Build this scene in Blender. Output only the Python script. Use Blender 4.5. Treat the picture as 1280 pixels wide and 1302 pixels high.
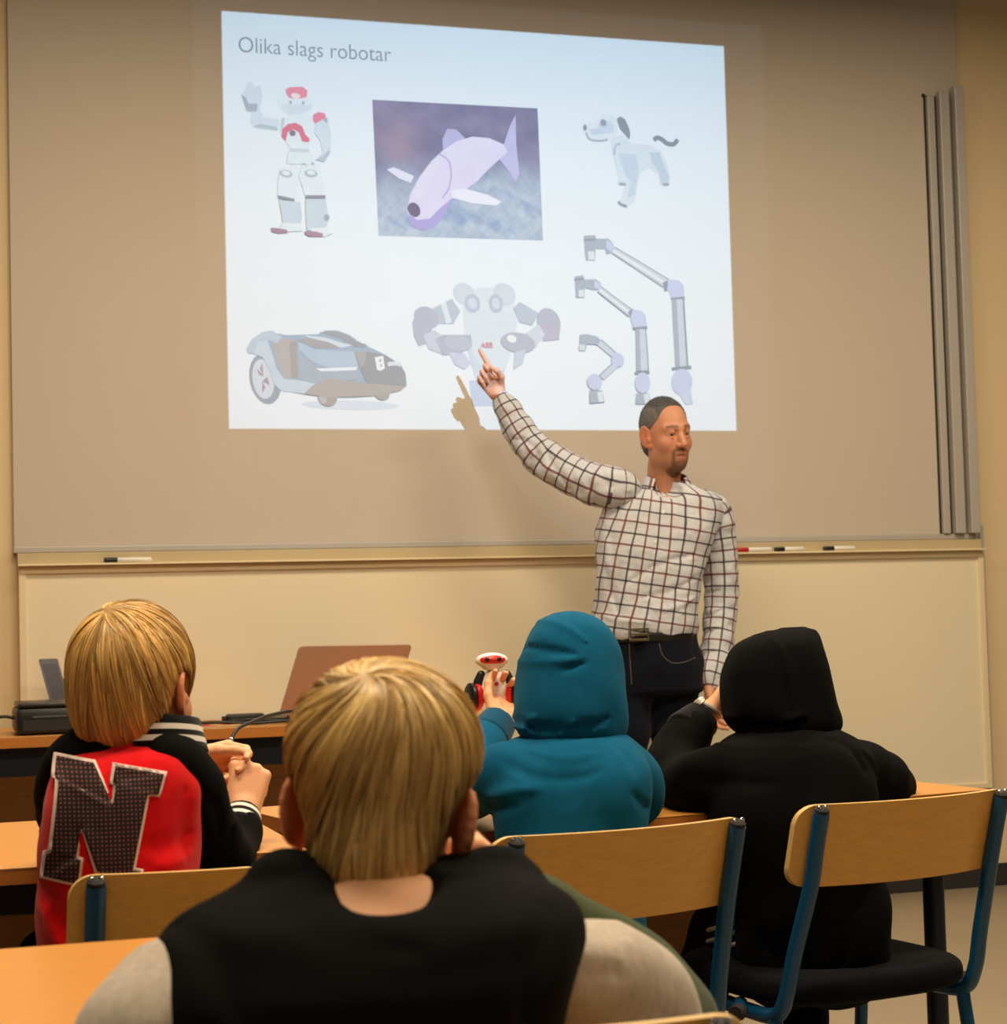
# Classroom: a teacher points at a projected slide, four children watch from behind their tables.
import bpy, bmesh, math, random
import numpy as np
from mathutils import Vector, Matrix

for o in list(bpy.data.objects):
    bpy.data.objects.remove(o)
scene = bpy.context.scene
COL = scene.collection
random.seed(7)
RNG = np.random.default_rng(7)

def lin(c):
    """sRGB 0-255 triple to linear floats"""
    r = []
    for v in c[:3]:
        v = v / 255.0
        r.append(v / 12.92 if v <= 0.04045 else ((v + 0.055) / 1.055) ** 2.4)
    return tuple(r)

# ------------------------------------------------------------------ camera
CAM = (0.0, 0.0, 1.10)
YAW, PITCH, ROLL, FOCAL = 17.4, 3.1, 1.5, 2400.0
cd = bpy.data.cameras.new('camera')
cam = bpy.data.objects.new('camera', cd)
COL.objects.link(cam)
cd.sensor_fit = 'HORIZONTAL'
cd.sensor_width = 36.0
cd.lens = 36.0 * FOCAL / 1280.0
cd.clip_start, cd.clip_end = 0.05, 60
_y, _p, _r = (math.radians(v) for v in (YAW, PITCH, ROLL))
_f = Vector((math.sin(_y) * math.cos(_p), math.cos(_y) * math.cos(_p), math.sin(_p)))
_rt = Vector((math.cos(_y), -math.sin(_y), 0))
_u = _rt.cross(_f)
_R = _rt * math.cos(_r) - _u * math.sin(_r)
_U = _u * math.cos(_r) + _rt * math.sin(_r)
cam.matrix_world = Matrix(((_R.x, _U.x, -_f.x, CAM[0]), (_R.y, _U.y, -_f.y, CAM[1]),
                           (_R.z, _U.z, -_f.z, CAM[2]), (0, 0, 0, 1)))
cd.dof.use_dof = True
cd.dof.focus_distance = 3.6
cd.dof.aperture_fstop = 11.0
scene.camera = cam

# ------------------------------------------------------------------ world, lamps, exposure
scene.view_settings.view_transform = 'Standard'
scene.view_settings.look = 'None'
scene.view_settings.exposure = 0.0
scene.view_settings.gamma = 1.0
scene.view_settings.use_curve_mapping = False
w = bpy.data.worlds.new('world')
scene.world = w
w.use_nodes = True
bg = w.node_tree.nodes['Background']
bg.inputs[0].default_value = (1.0, 0.84, 0.64, 1)
bg.inputs[1].default_value = 0.06

def area(name, loc, size, power, color, target=None, spread=180):
    ld = bpy.data.lights.new(name, 'AREA')
    ld.shape = 'RECTANGLE'
    ld.size, ld.size_y = size
    ld.energy = power
    ld.color = color
    ld.spread = math.radians(spread)
    o = bpy.data.objects.new(name, ld)
    COL.objects.link(o)
    o.location = loc
    if target:
        o.rotation_euler = (Vector(target) - Vector(loc)).to_track_quat('-Z', 'Y').to_euler()
    return o
WARM = (1.0, 0.84, 0.60)
# fluorescent ceiling luminaires of the room (the ceiling itself is out of frame)
area('ceiling_lamp', (0.9, 4.6, 3.45), (1.5, 0.3), 50, WARM)
area('ceiling_lamp', (3.2, 4.4, 3.45), (1.5, 0.3), 58, WARM)
area('ceiling_lamp', (0.2, 2.3, 3.45), (1.5, 0.3), 76, WARM)
area('ceiling_lamp', (2.4, 2.1, 3.45), (1.5, 0.3), 66, WARM)
area('ceiling_lamp', (0.6, -0.2, 3.45), (1.5, 0.3), 30, WARM)

# the ceiling-mounted projector: a point lamp whose beam is the rectangle of the slide
WALL_Y, FACE_Y = 6.5, 6.478
SLX0, SLX1, SLZ0, SLZ1 = 1.045, 2.955, 1.765, 3.232
PROJ = (2.18, 2.2, 3.2)
pl = bpy.data.lights.new('projector_beam', 'SPOT')
po = bpy.data.objects.new('projector_beam', pl)
COL.objects.link(po)
po.location = PROJ
po.rotation_euler = (math.radians(90), 0, 0)
pl.spot_size = math.radians(75)
pl.spot_blend = 0.05
pl.shadow_soft_size = 0.003
pl.energy = 1270
pl.color = (0.335, 0.63, 1.0)
pl.use_nodes = True
nt = pl.node_tree
em = nt.nodes['Emission']
tc = nt.nodes.new('ShaderNodeTexCoord')
sp = nt.nodes.new('ShaderNodeSeparateXYZ')
nt.links.new(tc.outputs['Normal'], sp.inputs[0])
def lm(op, a, b=None):
    n = nt.nodes.new('ShaderNodeMath')
    n.operation = op
    for i, v in enumerate((a, b)):
        if v is None: continue
        if isinstance(v, (int, float)): n.inputs[i].default_value = v
        else: nt.links.new(v, n.inputs[i])
    return n.outputs[0]
zz = lm('ABSOLUTE', sp.outputs['Z'])
qx, qy = lm('DIVIDE', sp.outputs['X'], zz), lm('DIVIDE', sp.outputs['Y'], zz)
D_ = FACE_Y - PROJ[1]
def inside(v, lo, hi):
    return lm('MULTIPLY', lm('GREATER_THAN', v, lo), lm('LESS_THAN', v, hi))
m_in = lm('MULTIPLY', inside(qx, (SLX0 - PROJ[0]) / D_, (SLX1 - PROJ[0]) / D_),
          inside(qy, (SLZ0 - PROJ[2]) / D_, (SLZ1 - PROJ[2]) / D_))
e_ = 0.022    # faint leak light round the picture, as projectors of this kind give
m_out = lm('MULTIPLY', inside(qx, (SLX0 - .10 - PROJ[0]) / D_, (SLX1 + .16 - PROJ[0]) / D_),
           inside(qy, (SLZ0 - .45 - PROJ[2]) / D_, (SLZ1 + .09 - PROJ[2]) / D_))
nt.links.new(lm('ADD', lm('MULTIPLY', m_in, 1.0 - e_), lm('MULTIPLY', m_out, e_)), em.inputs['Strength'])


# ------------------------------------------------------------------ materials
def new_mat(name):
    m = bpy.data.materials.new(name)
    m.use_nodes = True
    nt = m.node_tree
    return m, nt, nt.nodes['Principled BSDF']

def node(nt, kind, **kw):
    n = nt.nodes.new(kind)
    for k, v in kw.items():
        if k in n.inputs.keys(): n.inputs[k].default_value = v
        else: setattr(n, k, v)
    return n

def mathn(nt, op, a, b=None):
    n = nt.nodes.new('ShaderNodeMath')
    n.operation = op
    for i, v in enumerate((a, b)):
        if v is None: continue
        if isinstance(v, (int, float)): n.inputs[i].default_value = v
        else: nt.links.new(v, n.inputs[i])
    return n.outputs[0]

def mixc(nt, fac, a, b):
    n = nt.nodes.new('ShaderNodeMix')
    n.data_type = 'RGBA'
    for i, v in ((0, fac), (6, a), (7, b)):
        if isinstance(v, (int, float)): n.inputs[i].default_value = v
        elif isinstance(v, tuple): n.inputs[i].default_value = (*v[:3], 1)
        else: nt.links.new(v, n.inputs[i])
    return n.outputs[2]

def attr(nt, name, out='Fac'):
    n = nt.nodes.new('ShaderNodeAttribute')
    n.attribute_name = name
    return n.outputs[out]

def coords(nt, scale=(1, 1, 1)):
    t = nt.nodes.new('ShaderNodeTexCoord')
    mp = nt.nodes.new('ShaderNodeMapping')
    mp.inputs['Scale'].default_value = scale
    nt.links.new(t.outputs['Object'], mp.inputs[0])
    return mp.outputs[0]

def noise(nt, vec, scale, detail=3, rough=.55):
    n = node(nt, 'ShaderNodeTexNoise')
    n.inputs['Scale'].default_value = scale
    n.inputs['Detail'].default_value = detail
    n.inputs['Roughness'].default_value = rough
    nt.links.new(vec, n.inputs['Vector'])
    return n.outputs['Fac']

def bump(nt, b, height, strength, dist=.002, prev=None):
    n = nt.nodes.new('ShaderNodeBump')
    n.inputs['Strength'].default_value = strength
    n.inputs['Distance'].default_value = dist
    nt.links.new(height, n.inputs['Height'])
    if prev is not None: nt.links.new(prev, n.inputs['Normal'])
    nt.links.new(n.outputs[0], b.inputs['Normal'])
    return n.outputs[0]

def plain(name, srgb, rough=.5, metal=0.0, var=.08, vscale=12, bumps=0.0, bscale=200, spec=.5, linear=None):
    m, nt, b = new_mat(name)
    c = linear if linear else lin(srgb)
    v = coords(nt)
    f = noise(nt, v, vscale)
    nt.links.new(mixc(nt, f, tuple(x * (1 - var) for x in c), tuple(min(1, x * (1 + var)) for x in c)), b.inputs['Base Color'])
    b.inputs['Roughness'].default_value = rough
    b.inputs['Metallic'].default_value = metal
    b.inputs['Specular IOR Level'].default_value = spec
    if bumps: bump(nt, b, noise(nt, v, bscale, 2), bumps, .001)
    return m

def wood(name, srgb, dark=.78, scale=(1.2, 14, 14), rough=.35):
    m, nt, b = new_mat(name)
    c = lin(srgb)
    v = coords(nt, scale)
    f = noise(nt, v, 5, 5, .6)
    f2 = noise(nt, coords(nt, tuple(s * 6 for s in scale)), 8, 2)
    ff = mathn(nt, 'ADD', mathn(nt, 'MULTIPLY', f, .75), mathn(nt, 'MULTIPLY', f2, .25))
    r = nt.nodes.new('ShaderNodeValToRGB')
    nt.links.new(ff, r.inputs[0])
    r.color_ramp.elements[0].position, r.color_ramp.elements[1].position = .32, .68
    r.color_ramp.elements[0].color = (*(x * dark for x in c), 1)
    r.color_ramp.elements[1].color = (*(min(1, x * 1.06) for x in c), 1)
    nt.links.new(r.outputs[0], b.inputs['Base Color'])
    b.inputs['Roughness'].default_value = rough
    bump(nt, b, f2, .05, .0005)
    return m

def cloth(name, color_fn, rough=.9, weave=900, fold=.25, fscale=14, sheen=.15, sc=None):
    """woven or knitted fabric; color_fn(nt) gives a colour socket or a linear triple"""
    m, nt, b = new_mat(name)
    c = color_fn(nt) if callable(color_fn) else color_fn
    v = coords(nt)
    f = noise(nt, v, 60, 3)
    if isinstance(c, tuple):
        c = mixc(nt, f, tuple(x * .82 for x in c), tuple(x * 1.18 for x in c))
    nt.links.new(c, b.inputs['Base Color'])
    b.inputs['Roughness'].default_value = rough
    b.inputs['Specular IOR Level'].default_value = .06
    b.inputs['Sheen Weight'].default_value = sheen
    b.inputs['Sheen Roughness'].default_value = .5
    if sc: b.inputs['Sheen Tint'].default_value = (*sc, 1)
    p = bump(nt, b, noise(nt, coords(nt, (1, 1, .8)), fscale, 3, .5), fold, .02)
    bump(nt, b, noise(nt, v, weave, 1), .25, .0006, p)
    return m

# ------------------------------------------------------------------ objects
def link(o, parent=None):
    COL.objects.link(o)
    if parent is not None: o.parent = parent
    return o

def root_loc(o):
    p = Vector((0, 0, 0))
    while o is not None:
        p += o.location
        o = o.parent
    return p

def tag(o, label=None, cat=None, group=None, kind=None):
    for k, v in (('label', label), ('category', cat), ('group', group), ('kind', kind)):
        if v: o[k] = v
    return o

def thing(name, loc, label, cat, group=None, rotz=0.0):
    o = bpy.data.objects.new(name, None)
    o.empty_display_size = .1
    o.location = loc
    o.rotation_euler = (0, 0, rotz)
    link(o)
    return tag(o, label, cat, group)

def mesh_obj(name, v, f, mat, parent=None, smooth=True, attrs=None, cols=None, world=True, mats=None, fmat=None):
    v = np.asarray(v, dtype=np.float64).reshape(-1, 3)
    if parent is not None and world:
        v = v - np.array(root_loc(parent))
    me = bpy.data.meshes.new(name)
    me.from_pydata(v.tolist(), [], f if isinstance(f, list) else f.tolist())
    for m in (mats or [mat]): me.materials.append(m)
    if fmat is not None: me.polygons.foreach_set('material_index', np.asarray(fmat, dtype=np.int32))
    if smooth: me.polygons.foreach_set('use_smooth', np.ones(len(me.polygons), dtype=bool))
    for k, a in (attrs or {}).items():
        at = me.attributes.new(k, 'FLOAT', 'POINT')
        at.data.foreach_set('value', np.asarray(a, dtype=np.float32))
    for k, a in (cols or {}).items():
        at = me.attributes.new(k, 'FLOAT_COLOR', 'POINT')
        a = np.concatenate([np.asarray(a, dtype=np.float32), np.ones((len(a), 1), np.float32)], 1)
        at.data.foreach_set('color', a.ravel())
    me.update()
    o = bpy.data.objects.new(name, me)
    return link(o, parent)

class MB:
    """collects simple solids into one mesh"""
    def __init__(s): s.v, s.f = [], []
    def add(s, v, f):
        n = len(s.v)
        s.v += [tuple(p) for p in v]
        s.f += [tuple(i + n for i in q) for q in f]
        return s
    def box(s, lo, hi, bev=0.0, M=None):
        bm = bmesh.new()
        bmesh.ops.create_cube(bm, size=1)
        for p in bm.verts:
            p.co = Vector([(lo[i] + hi[i]) / 2 + p.co[i] * (hi[i] - lo[i]) for i in range(3)])
        if bev:
            bmesh.ops.bevel(bm, geom=bm.edges[:], offset=bev, segments=2, affect='EDGES', profile=.5)
        bm.verts.index_update()
        vs = [p.co.copy() for p in bm.verts]
        if M is not None: vs = [M @ p for p in vs]
        s.add([tuple(p) for p in vs], [[q.index for q in fc.verts] for fc in bm.faces])
        bm.free()
        return s
    def tube(s, pts, r, n=10, caps=True, flat=None):
        pts = [Vector(p) for p in pts]
        rs = r if isinstance(r, (list, tuple)) else [r] * len(pts)
        v, f = [], []
        prev = None
        for i, p in enumerate(pts):
            t = (pts[min(i + 1, len(pts) - 1)] - pts[max(i - 1, 0)]).normalized()
            if prev is None:
                a = Vector((0, 0, 1)) if abs(t.z) < .9 else Vector((1, 0, 0))
                u = t.cross(a).normalized()
            else:
                u = (prev - t * prev.dot(t)).normalized()
            prev = u
            w_ = t.cross(u)
            for j in range(n):
                a = 2 * math.pi * j / n
                v.append(p + (u * math.cos(a) + w_ * math.sin(a)) * rs[i])
        for i in range(len(pts) - 1):
            for j in range(n):
                k = (j + 1) % n
                f.append((i * n + j, i * n + k, (i + 1) * n + k, (i + 1) * n + j))
        if caps:
            f.append(tuple(range(n - 1, -1, -1)))
            f.append(tuple((len(pts) - 1) * n + j for j in range(n)))
        return s.add(v, f)
    def lathe(s, prof, c=(0, 0, 0), ax=(0, 0, 1), n=24):
        ax = Vector(ax).normalized()
        a = Vector((0, 0, 1)) if abs(ax.z) < .9 else Vector((1, 0, 0))
        u = ax.cross(a).normalized()
        w_ = ax.cross(u)
        c = Vector(c)
        v, f = [], []
        for r, h in prof:
            for j in range(n):
                t = 2 * math.pi * j / n
                v.append(c + ax * h + (u * math.cos(t) + w_ * math.sin(t)) * r)
        for i in range(len(prof) - 1):
            for j in range(n):
                k = (j + 1) % n
                f.append((i * n + j, i * n + k, (i + 1) * n + k, (i + 1) * n + j))
        f.append(tuple(range(n - 1, -1, -1)))
        f.append(tuple((len(prof) - 1) * n + j for j in range(n)))
        return s.add(v, f)
    def prism(s, poly, d, M):
        """polygon in local xy extruded d along local z, placed by matrix M"""
        n = len(poly)
        v = [M @ Vector((x, y, 0)) for x, y in poly] + [M @ Vector((x, y, d)) for x, y in poly]
        f = [tuple(range(n - 1, -1, -1)), tuple(range(n, 2 * n))]
        f += [(i, (i + 1) % n, (i + 1) % n + n, i + n) for i in range(n)]
        return s.add(v, f)
    def build(s, name, mat, parent=None, smooth=False, world=True):
        o = mesh_obj(name, s.v, s.f, mat, parent, smooth, world=world)
        if smooth == 'auto' or smooth:
            try: o.data.set_sharp_from_angle(angle=math.radians(40))
            except Exception: pass
        bm = bmesh.new(); bm.from_mesh(o.data)
        bmesh.ops.recalc_face_normals(bm, faces=bm.faces[:])
        bm.to_mesh(o.data); bm.free()
        return o

def spline(pts, n=8):
    """Catmull-Rom through points"""
    P_ = [np.array(p, float) for p in pts]
    P_ = [2 * P_[0] - P_[1]] + P_ + [2 * P_[-1] - P_[-2]]
    out = []
    for i in range(1, len(P_) - 2):
        for k in range(n):
            t = k / n
            a, b, c, d = P_[i - 1:i + 3]
            out.append(.5 * (2 * b + (c - a) * t + (2 * a - 5 * b + 4 * c - d) * t * t + (3 * b - a - 3 * c + d) * t ** 3))
    out.append(P_[-2])
    return [tuple(p) for p in out]

# ------------------------------------------------------------------ soft bodies: signed distance shapes meshed with surface nets
def smin(a, b, k):
    if k <= 0: return np.minimum(a, b)
    h = np.clip(.5 + .5 * (b - a) / k, 0, 1)
    return b + (a - b) * h - k * h * (1 - h)

def rotm(yaw=0, pitch=0, roll=0):
    """columns: right, forward, up of a frame heading `yaw` degrees clockwise from +Y, pitched up, rolled clockwise seen from behind"""
    y, p, r = (math.radians(a) for a in (yaw, pitch, roll))
    Rz = np.array([[math.cos(y), math.sin(y), 0], [-math.sin(y), math.cos(y), 0], [0, 0, 1]])
    Rx = np.array([[1, 0, 0], [0, math.cos(p), -math.sin(p)], [0, math.sin(p), math.cos(p)]])
    Ry = np.array([[math.cos(r), 0, math.sin(r)], [0, 1, 0], [-math.sin(r), 0, math.cos(r)]])
    return Rz @ Rx @ Ry

class Shape:
    def __init__(s): s.ops = []
    def _add(s, fn, lo, hi, k, mode='u'):
        s.ops.append((fn, np.asarray(lo, float), np.asarray(hi, float), k, mode))
        return s
    def cap(s, a, b, ra, rb=None, k=.01, mode='u'):
        a, b = np.asarray(a, float), np.asarray(b, float)
        rb = ra if rb is None else rb
        ab = b - a
        L = max(float(ab @ ab), 1e-9)
        def fn(p):
            q = p - a
            t = np.clip((q @ ab) / L, 0, 1)
            d = q - t[..., None] * ab
            return np.sqrt((d * d).sum(-1)) - (ra + (rb - ra) * t)
        r = max(ra, rb)
        return s._add(fn, np.minimum(a, b) - r, np.maximum(a, b) + r, k, mode)
    def chain(s, pts, rad, k=.01, n=0):
        if n:
            q = spline([tuple(p) + (r,) for p, r in zip(pts, rad)], n)
            pts, rad = [p[:3] for p in q], [p[3] for p in q]
        for i in range(len(pts) - 1):
            s.cap(pts[i], pts[i + 1], rad[i], rad[i + 1], k)
        return s
    def ell(s, c, r, M=None, k=.01, mode='u'):
        c, r = np.asarray(c, float), np.asarray(r, float)
        M = np.eye(3) if M is None else np.asarray(M)
        def fn(p):
            q = (p - c) @ M
            n1 = np.sqrt(((q / r) ** 2).sum(-1))
            n2 = np.sqrt(((q / (r * r)) ** 2).sum(-1))
            return n1 * (n1 - 1) / np.maximum(n2, 1e-6)
        e = np.sqrt(((M * r) ** 2).sum(1))
        return s._add(fn, c - e, c + e, k, mode)
    def loft(s, rows, yaw=0, k=.02, n=2.3, mode='u'):
        """rows (x, y, z, half width, half depth) from bottom to top or top to bottom; width runs across heading `yaw`"""
        rows = sorted([tuple(r) for r in rows], key=lambda r: r[2])
        q = np.array(spline(rows, 6))
        zs = q[:, 2]
        M = rotm(yaw)
        def fn(p):
            z = p[..., 2]
            g = [np.interp(z, zs, q[:, i]) for i in (0, 1, 3, 4)]
            dx, dy = p[..., 0] - g[0], p[..., 1] - g[1]
            u = dx * M[0, 0] + dy * M[1, 0]
            v = dx * M[0, 1] + dy * M[1, 1]
            a, b = np.maximum(g[2], .004), np.maximum(g[3], .004)
            d = ((np.abs(u / a) ** n + np.abs(v / b) ** n) ** (1 / n) - 1) * np.minimum(a, b)
            return np.maximum(d, np.maximum(z - zs[-1], zs[0] - z))
        R_ = np.maximum(q[:, 3], q[:, 4])
        lo = np.array([(q[:, 0] - R_).min(), (q[:, 1] - R_).min(), zs[0]])
        hi = np.array([(q[:, 0] + R_).max(), (q[:, 1] + R_).max(), zs[-1]])
        return s._add(fn, lo, hi, k, mode)
    def fold(s, pts, w, amp, ymax=99.0, ymin=-99.0):
        """a crease (amp < 0) or ridge along a line on the garment, seen along Y"""
        P_ = np.array(spline(pts, 6))
        L = P_[:, [0, 2]]
        n = len(L)
        def fn(p):
            q = p[..., [0, 2]]
            best = np.full(q.shape[:-1], 1e9)
            for i in range(n - 1):
                ab = L[i + 1] - L[i]
                t = np.clip(((q - L[i]) @ ab) / max(ab @ ab, 1e-12), 0, 1)
                d = q - L[i] - t[..., None] * ab
                ee = (d * d).sum(-1) / (w * (.35 + .65 * np.sin(np.pi * np.clip((i + t) / (n - 1), .04, .96)))) ** 2
                best = np.minimum(best, ee)
            return -amp * np.exp(-best) * ((p[..., 1] < ymax) & (p[..., 1] > ymin))
        lo = np.array([L[:, 0].min() - 2 * w, -50, L[:, 1].min() - 2 * w])
        hi = np.array([L[:, 0].max() + 2 * w, 50, L[:, 1].max() + 2 * w])
        return s._add(fn, lo, hi, 0, 'd')
    def wrinkle(s, amp, scale, seed=0, stretch=(1, 1, 1)):
        r = np.random.default_rng(seed)
        K = r.normal(size=(7, 3)) * scale * np.asarray(stretch)
        ph = r.uniform(0, 6.28, 7)
        def fn(p):
            o = 0
            for i in range(7):
                o = o + np.sin(p @ K[i] + ph[i] + 1.3 * np.sin(p @ K[(i + 3) % 7] * .6))
            return o * amp / 3
        return s._add(fn, [-99] * 3, [99] * 3, 0, 'd')
    def eval(s, p):
        F = np.full(p.shape[:-1], 1.0)
        for fn, lo, hi, k, mode in s.ops:
            F = s._op(F, fn(p), k, mode)
        return F
    @staticmethod
    def _op(F, d, k, mode):
        if mode == 'u': return smin(F, d, k)
        if mode == 's': return -smin(-F, d, k)
        if mode == 'i': return -smin(-F, -d, k)
        return F + d
    def mesh(s, h):
        us = [o for o in s.ops if o[4] == 'u']
        lo = np.min([o[1] for o in us], 0) - 3 * h - .01
        hi = np.max([o[2] for o in us], 0) + 3 * h + .01
        n = np.ceil((hi - lo) / h).astype(int) + 1
        ax = [lo[i] + h * np.arange(n[i]) for i in range(3)]
        F = np.full(n, 1.0)
        for fn, a, b, k, mode in s.ops:
            m = k + 3 * h
            i0 = np.clip(np.floor((a - m - lo) / h).astype(int), 0, n)
            i1 = np.clip(np.ceil((b + m - lo) / h).astype(int) + 1, 0, n)
            if (i1 <= i0).any(): continue
            sl = tuple(slice(i0[i], i1[i]) for i in range(3))
            if mode == 'd':
                sub = F[sl]
                msk = np.abs(sub) < .04
                if not msk.any(): continue
                ii = np.nonzero(msk)
                p = np.stack([ax[j][i0[j] + ii[j]] for j in range(3)], -1)
                sub[ii] += fn(p)
            else:
                g = np.meshgrid(*[ax[i][sl[i]] for i in range(3)], indexing='ij')
                F[sl] = s._op(F[sl], fn(np.stack(g, -1)), k, mode)
        return nets(F, lo, h)

def nets(F, lo, h):
    n = np.array(F.shape)
    I = F < 0
    cnt = np.zeros(n - 1, np.uint8)
    cor = [(i, j, k) for i in (0, 1) for j in (0, 1) for k in (0, 1)]
    for c in cor:
        cnt += I[c[0]:n[0] - 1 + c[0], c[1]:n[1] - 1 + c[1], c[2]:n[2] - 1 + c[2]]
    act = np.argwhere((cnt > 0) & (cnt < 8))
    ids = np.full(n - 1, -1, np.int64)
    ids[tuple(act.T)] = np.arange(len(act))
    val = np.stack([F[act[:, 0] + c[0], act[:, 1] + c[1], act[:, 2] + c[2]] for c in cor], 1)
    pos = np.zeros((len(act), 3)); num = np.zeros(len(act))
    C_ = np.array(cor, float)
    for a in range(8):
        for b in range(a + 1, 8):
            if abs(C_[a] - C_[b]).sum() != 1: continue
            cr = (val[:, a] < 0) != (val[:, b] < 0)
            t = val[cr, a] / (val[cr, a] - val[cr, b])
            pos[cr] += C_[a] + t[:, None] * (C_[b] - C_[a])
            num[cr] += 1
    V = lo + h * (act + pos / num[:, None])
    quads = []
    for ax in range(3):
        d = np.zeros(3, int); d[ax] = 1
        u, v = (ax + 1) % 3, (ax + 2) % 3
        sl0 = tuple(slice(1, n[i] - 1) if i != ax else slice(0, n[i] - 1) for i in range(3))
        sl1 = tuple(slice(1, n[i] - 1) if i != ax else slice(1, n[i]) for i in range(3))
        A, B = I[sl0], I[sl1]
        for flip in (False, True):
            e = np.argwhere((A & ~B) if not flip else (~A & B))
            if not len(e): continue
            off = np.ones(3, int); off[ax] = 0
            e = e + off
            q = []
            for du, dv in ((-1, -1), (0, -1), (0, 0), (-1, 0)):
                c = e.copy(); c[:, u] += du; c[:, v] += dv
                q.append(ids[tuple(c.T)])
            q = np.stack(q, 1)
            if flip: q = q[:, ::-1]
            quads.append(q)
    Q = np.concatenate(quads)
    return V, Q

def relax(V, Q, it=1, lam=.5):
    E = np.concatenate([Q[:, [0, 1]], Q[:, [1, 2]], Q[:, [2, 3]], Q[:, [3, 0]]])
    for _ in range(it):
        S = np.zeros_like(V); c = np.zeros(len(V))
        np.add.at(S, E[:, 0], V[E[:, 1]]); np.add.at(c, E[:, 0], 1)
        np.add.at(S, E[:, 1], V[E[:, 0]]); np.add.at(c, E[:, 1], 1)
        V = V + lam * (S / np.maximum(c, 1)[:, None] - V)
    return V

def sdf_obj(name, shape, h, mat, parent, it=1, attrs=None, cols=None, T=None):
    V, Q = shape.mesh(h)
    V = relax(V, Q, it)
    a = {k: f_(V) for k, f_ in (attrs or {}).items()}
    c = {k: f_(V) for k, f_ in (cols or {}).items()}
    if T is not None: V = V @ T[0].T + T[1]
    return mesh_obj(name, V, Q, mat, parent, True, a, c)


# ------------------------------------------------------------------ the room
M_wall = plain('painted_wall', (226, 200, 158), .85, var=.02, bumps=.15, bscale=350)
M_panel = plain('projection_panel', (203, 189, 174), .75, var=.015, bumps=.04, bscale=500, spec=.2)
M_white = plain('whiteboard_enamel', (238, 224, 194), .42, var=.012, spec=.35)
M_frame = plain('board_frame', (236, 216, 178), .5, var=.02)
M_alu = plain('grey_aluminium', (188, 180, 172), .45, .1, var=.04)
M_gap = plain('dark_gap', (38, 34, 32), .8)
M_floor = plain('linoleum', (150, 134, 112), .32, var=.07, vscale=5, spec=.4)
M_base = plain('dark_skirting', (44, 40, 38), .6)

def struct(name, mb, mat, smooth=False):
    return tag(mb.build(name, mat, None, smooth), kind='structure')

struct('floor', MB().box((-4, -2.5, -.1), (8, WALL_Y + .2, 0)), M_floor)
struct('wall_front', MB().box((-4, WALL_Y, 0), (8, WALL_Y + .2, 3.7)), M_wall)
struct('baseboard_front', MB().box((-4, WALL_Y - .014, 0), (8, WALL_Y, .085), .003), M_base)

# upper projection panel with its lifting rails
t = thing('projection_panel', (2.14, WALL_Y, 1.34), 'tall pale projection panel on the wall above the whiteboard', 'projection screen')
MB().box((.32, FACE_Y, 1.366), (3.955, WALL_Y, 3.69), .002).build('panel', M_panel, t)
MB().box((.318, FACE_Y - .012, 1.345), (3.955, WALL_Y, 1.366), .003).build('bottom_profile', M_alu, t)
t = thing('guide_rail_set', (3.88, WALL_Y, 1.366), 'grey aluminium guide rails running up the wall right of the screen', 'rail')
MB().box((3.80, FACE_Y - .004, 1.367), (3.952, FACE_Y - .0005, 3.09)).build('back_plate', M_gap, t)
for x0, x1, d, zt in ((3.808, 3.838, .044, 3.085), (3.854, 3.896, .058, 3.105), (3.914, 3.952, .070, 3.125)):
    MB().box((x0, WALL_Y - d, 1.367), (x1, FACE_Y - .0005, zt), .003).build('rail', M_alu, t)
MB().lathe([(.004, 0), (.006, .004), (.006, .012)], (3.797, FACE_Y, 3.09), (0, -1, 0), 10).build('screw', M_gap, t, True)

# lower whiteboard and pen ledge
t = thing('whiteboard', (2.14, WALL_Y, .38), 'wide low whiteboard with cream frame under the pen ledge', 'whiteboard')
MB().box((.355, 6.462, .40), (3.955, WALL_Y, 1.278)).build('board', M_white, t)
for lo, hi in (((.333, 6.452, 1.274), (3.975, WALL_Y, 1.298)), ((.333, 6.452, .38), (3.975, WALL_Y, .402)),
               ((.333, 6.4525, .40), (.357, WALL_Y, 1.276)), ((3.951, 6.4525, .40), (3.975, WALL_Y, 1.276))):
    MB().box(lo, hi, .003).build('frame_rail', M_frame, t)
MB().box((3.979, WALL_Y - .02, .36), (3.995, WALL_Y, 1.40), .002).build('edge_trim', M_alu, t)
t = thing('pen_ledge', (2.14, WALL_Y, 1.299), 'long narrow pen ledge between the screen and the whiteboard', 'shelf')
MB().box((.33, 6.425, 1.2995), (3.97, WALL_Y, 1.307), .002).build('ledge', M_frame, t)
MB().box((.33, 6.455, 1.3075), (3.97, WALL_Y, 1.344), .002).build('back_strip', plain('ledge_back', (196, 176, 138), .55), t)

M_penw = plain('pen_white', (236, 230, 220), .35)
def marker(x, y, L, cap, label, rz=0.0):
    z = 1.3075 + .0085
    t = thing('whiteboard_marker', (x, y, z - .0085), label, 'marker', 'markers on the pen ledge')
    d = Vector((math.cos(rz), math.sin(rz), 0))
    c = Vector((x, y, z))
    MB().lathe([(.0075, .32 * L), (.0085, .33 * L), (.0085, .97 * L), (.006, L)], c, d, 12).build('barrel', M_penw, t, True)
    MB().lathe([(.007, 0), (.0083, .004), (.0083, .325 * L), (.0078, .33 * L)], c, d, 12).build('cap', plain('pen_cap', cap, .4), t, True)
marker((0.6101, 6.4400, 1.3168)[0], 6.437, .135, (22, 20, 22), 'white marker with black cap at the left end of the ledge')
marker((0.6641, 6.4600, 1.3192)[0], 6.447, .105, (60, 56, 52), 'grey capped marker just behind the left black marker')
marker((2.9219, 6.4400, 1.3315)[0], 6.437, .14, (190, 24, 30), 'white marker with red cap beside the teacher')
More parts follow.
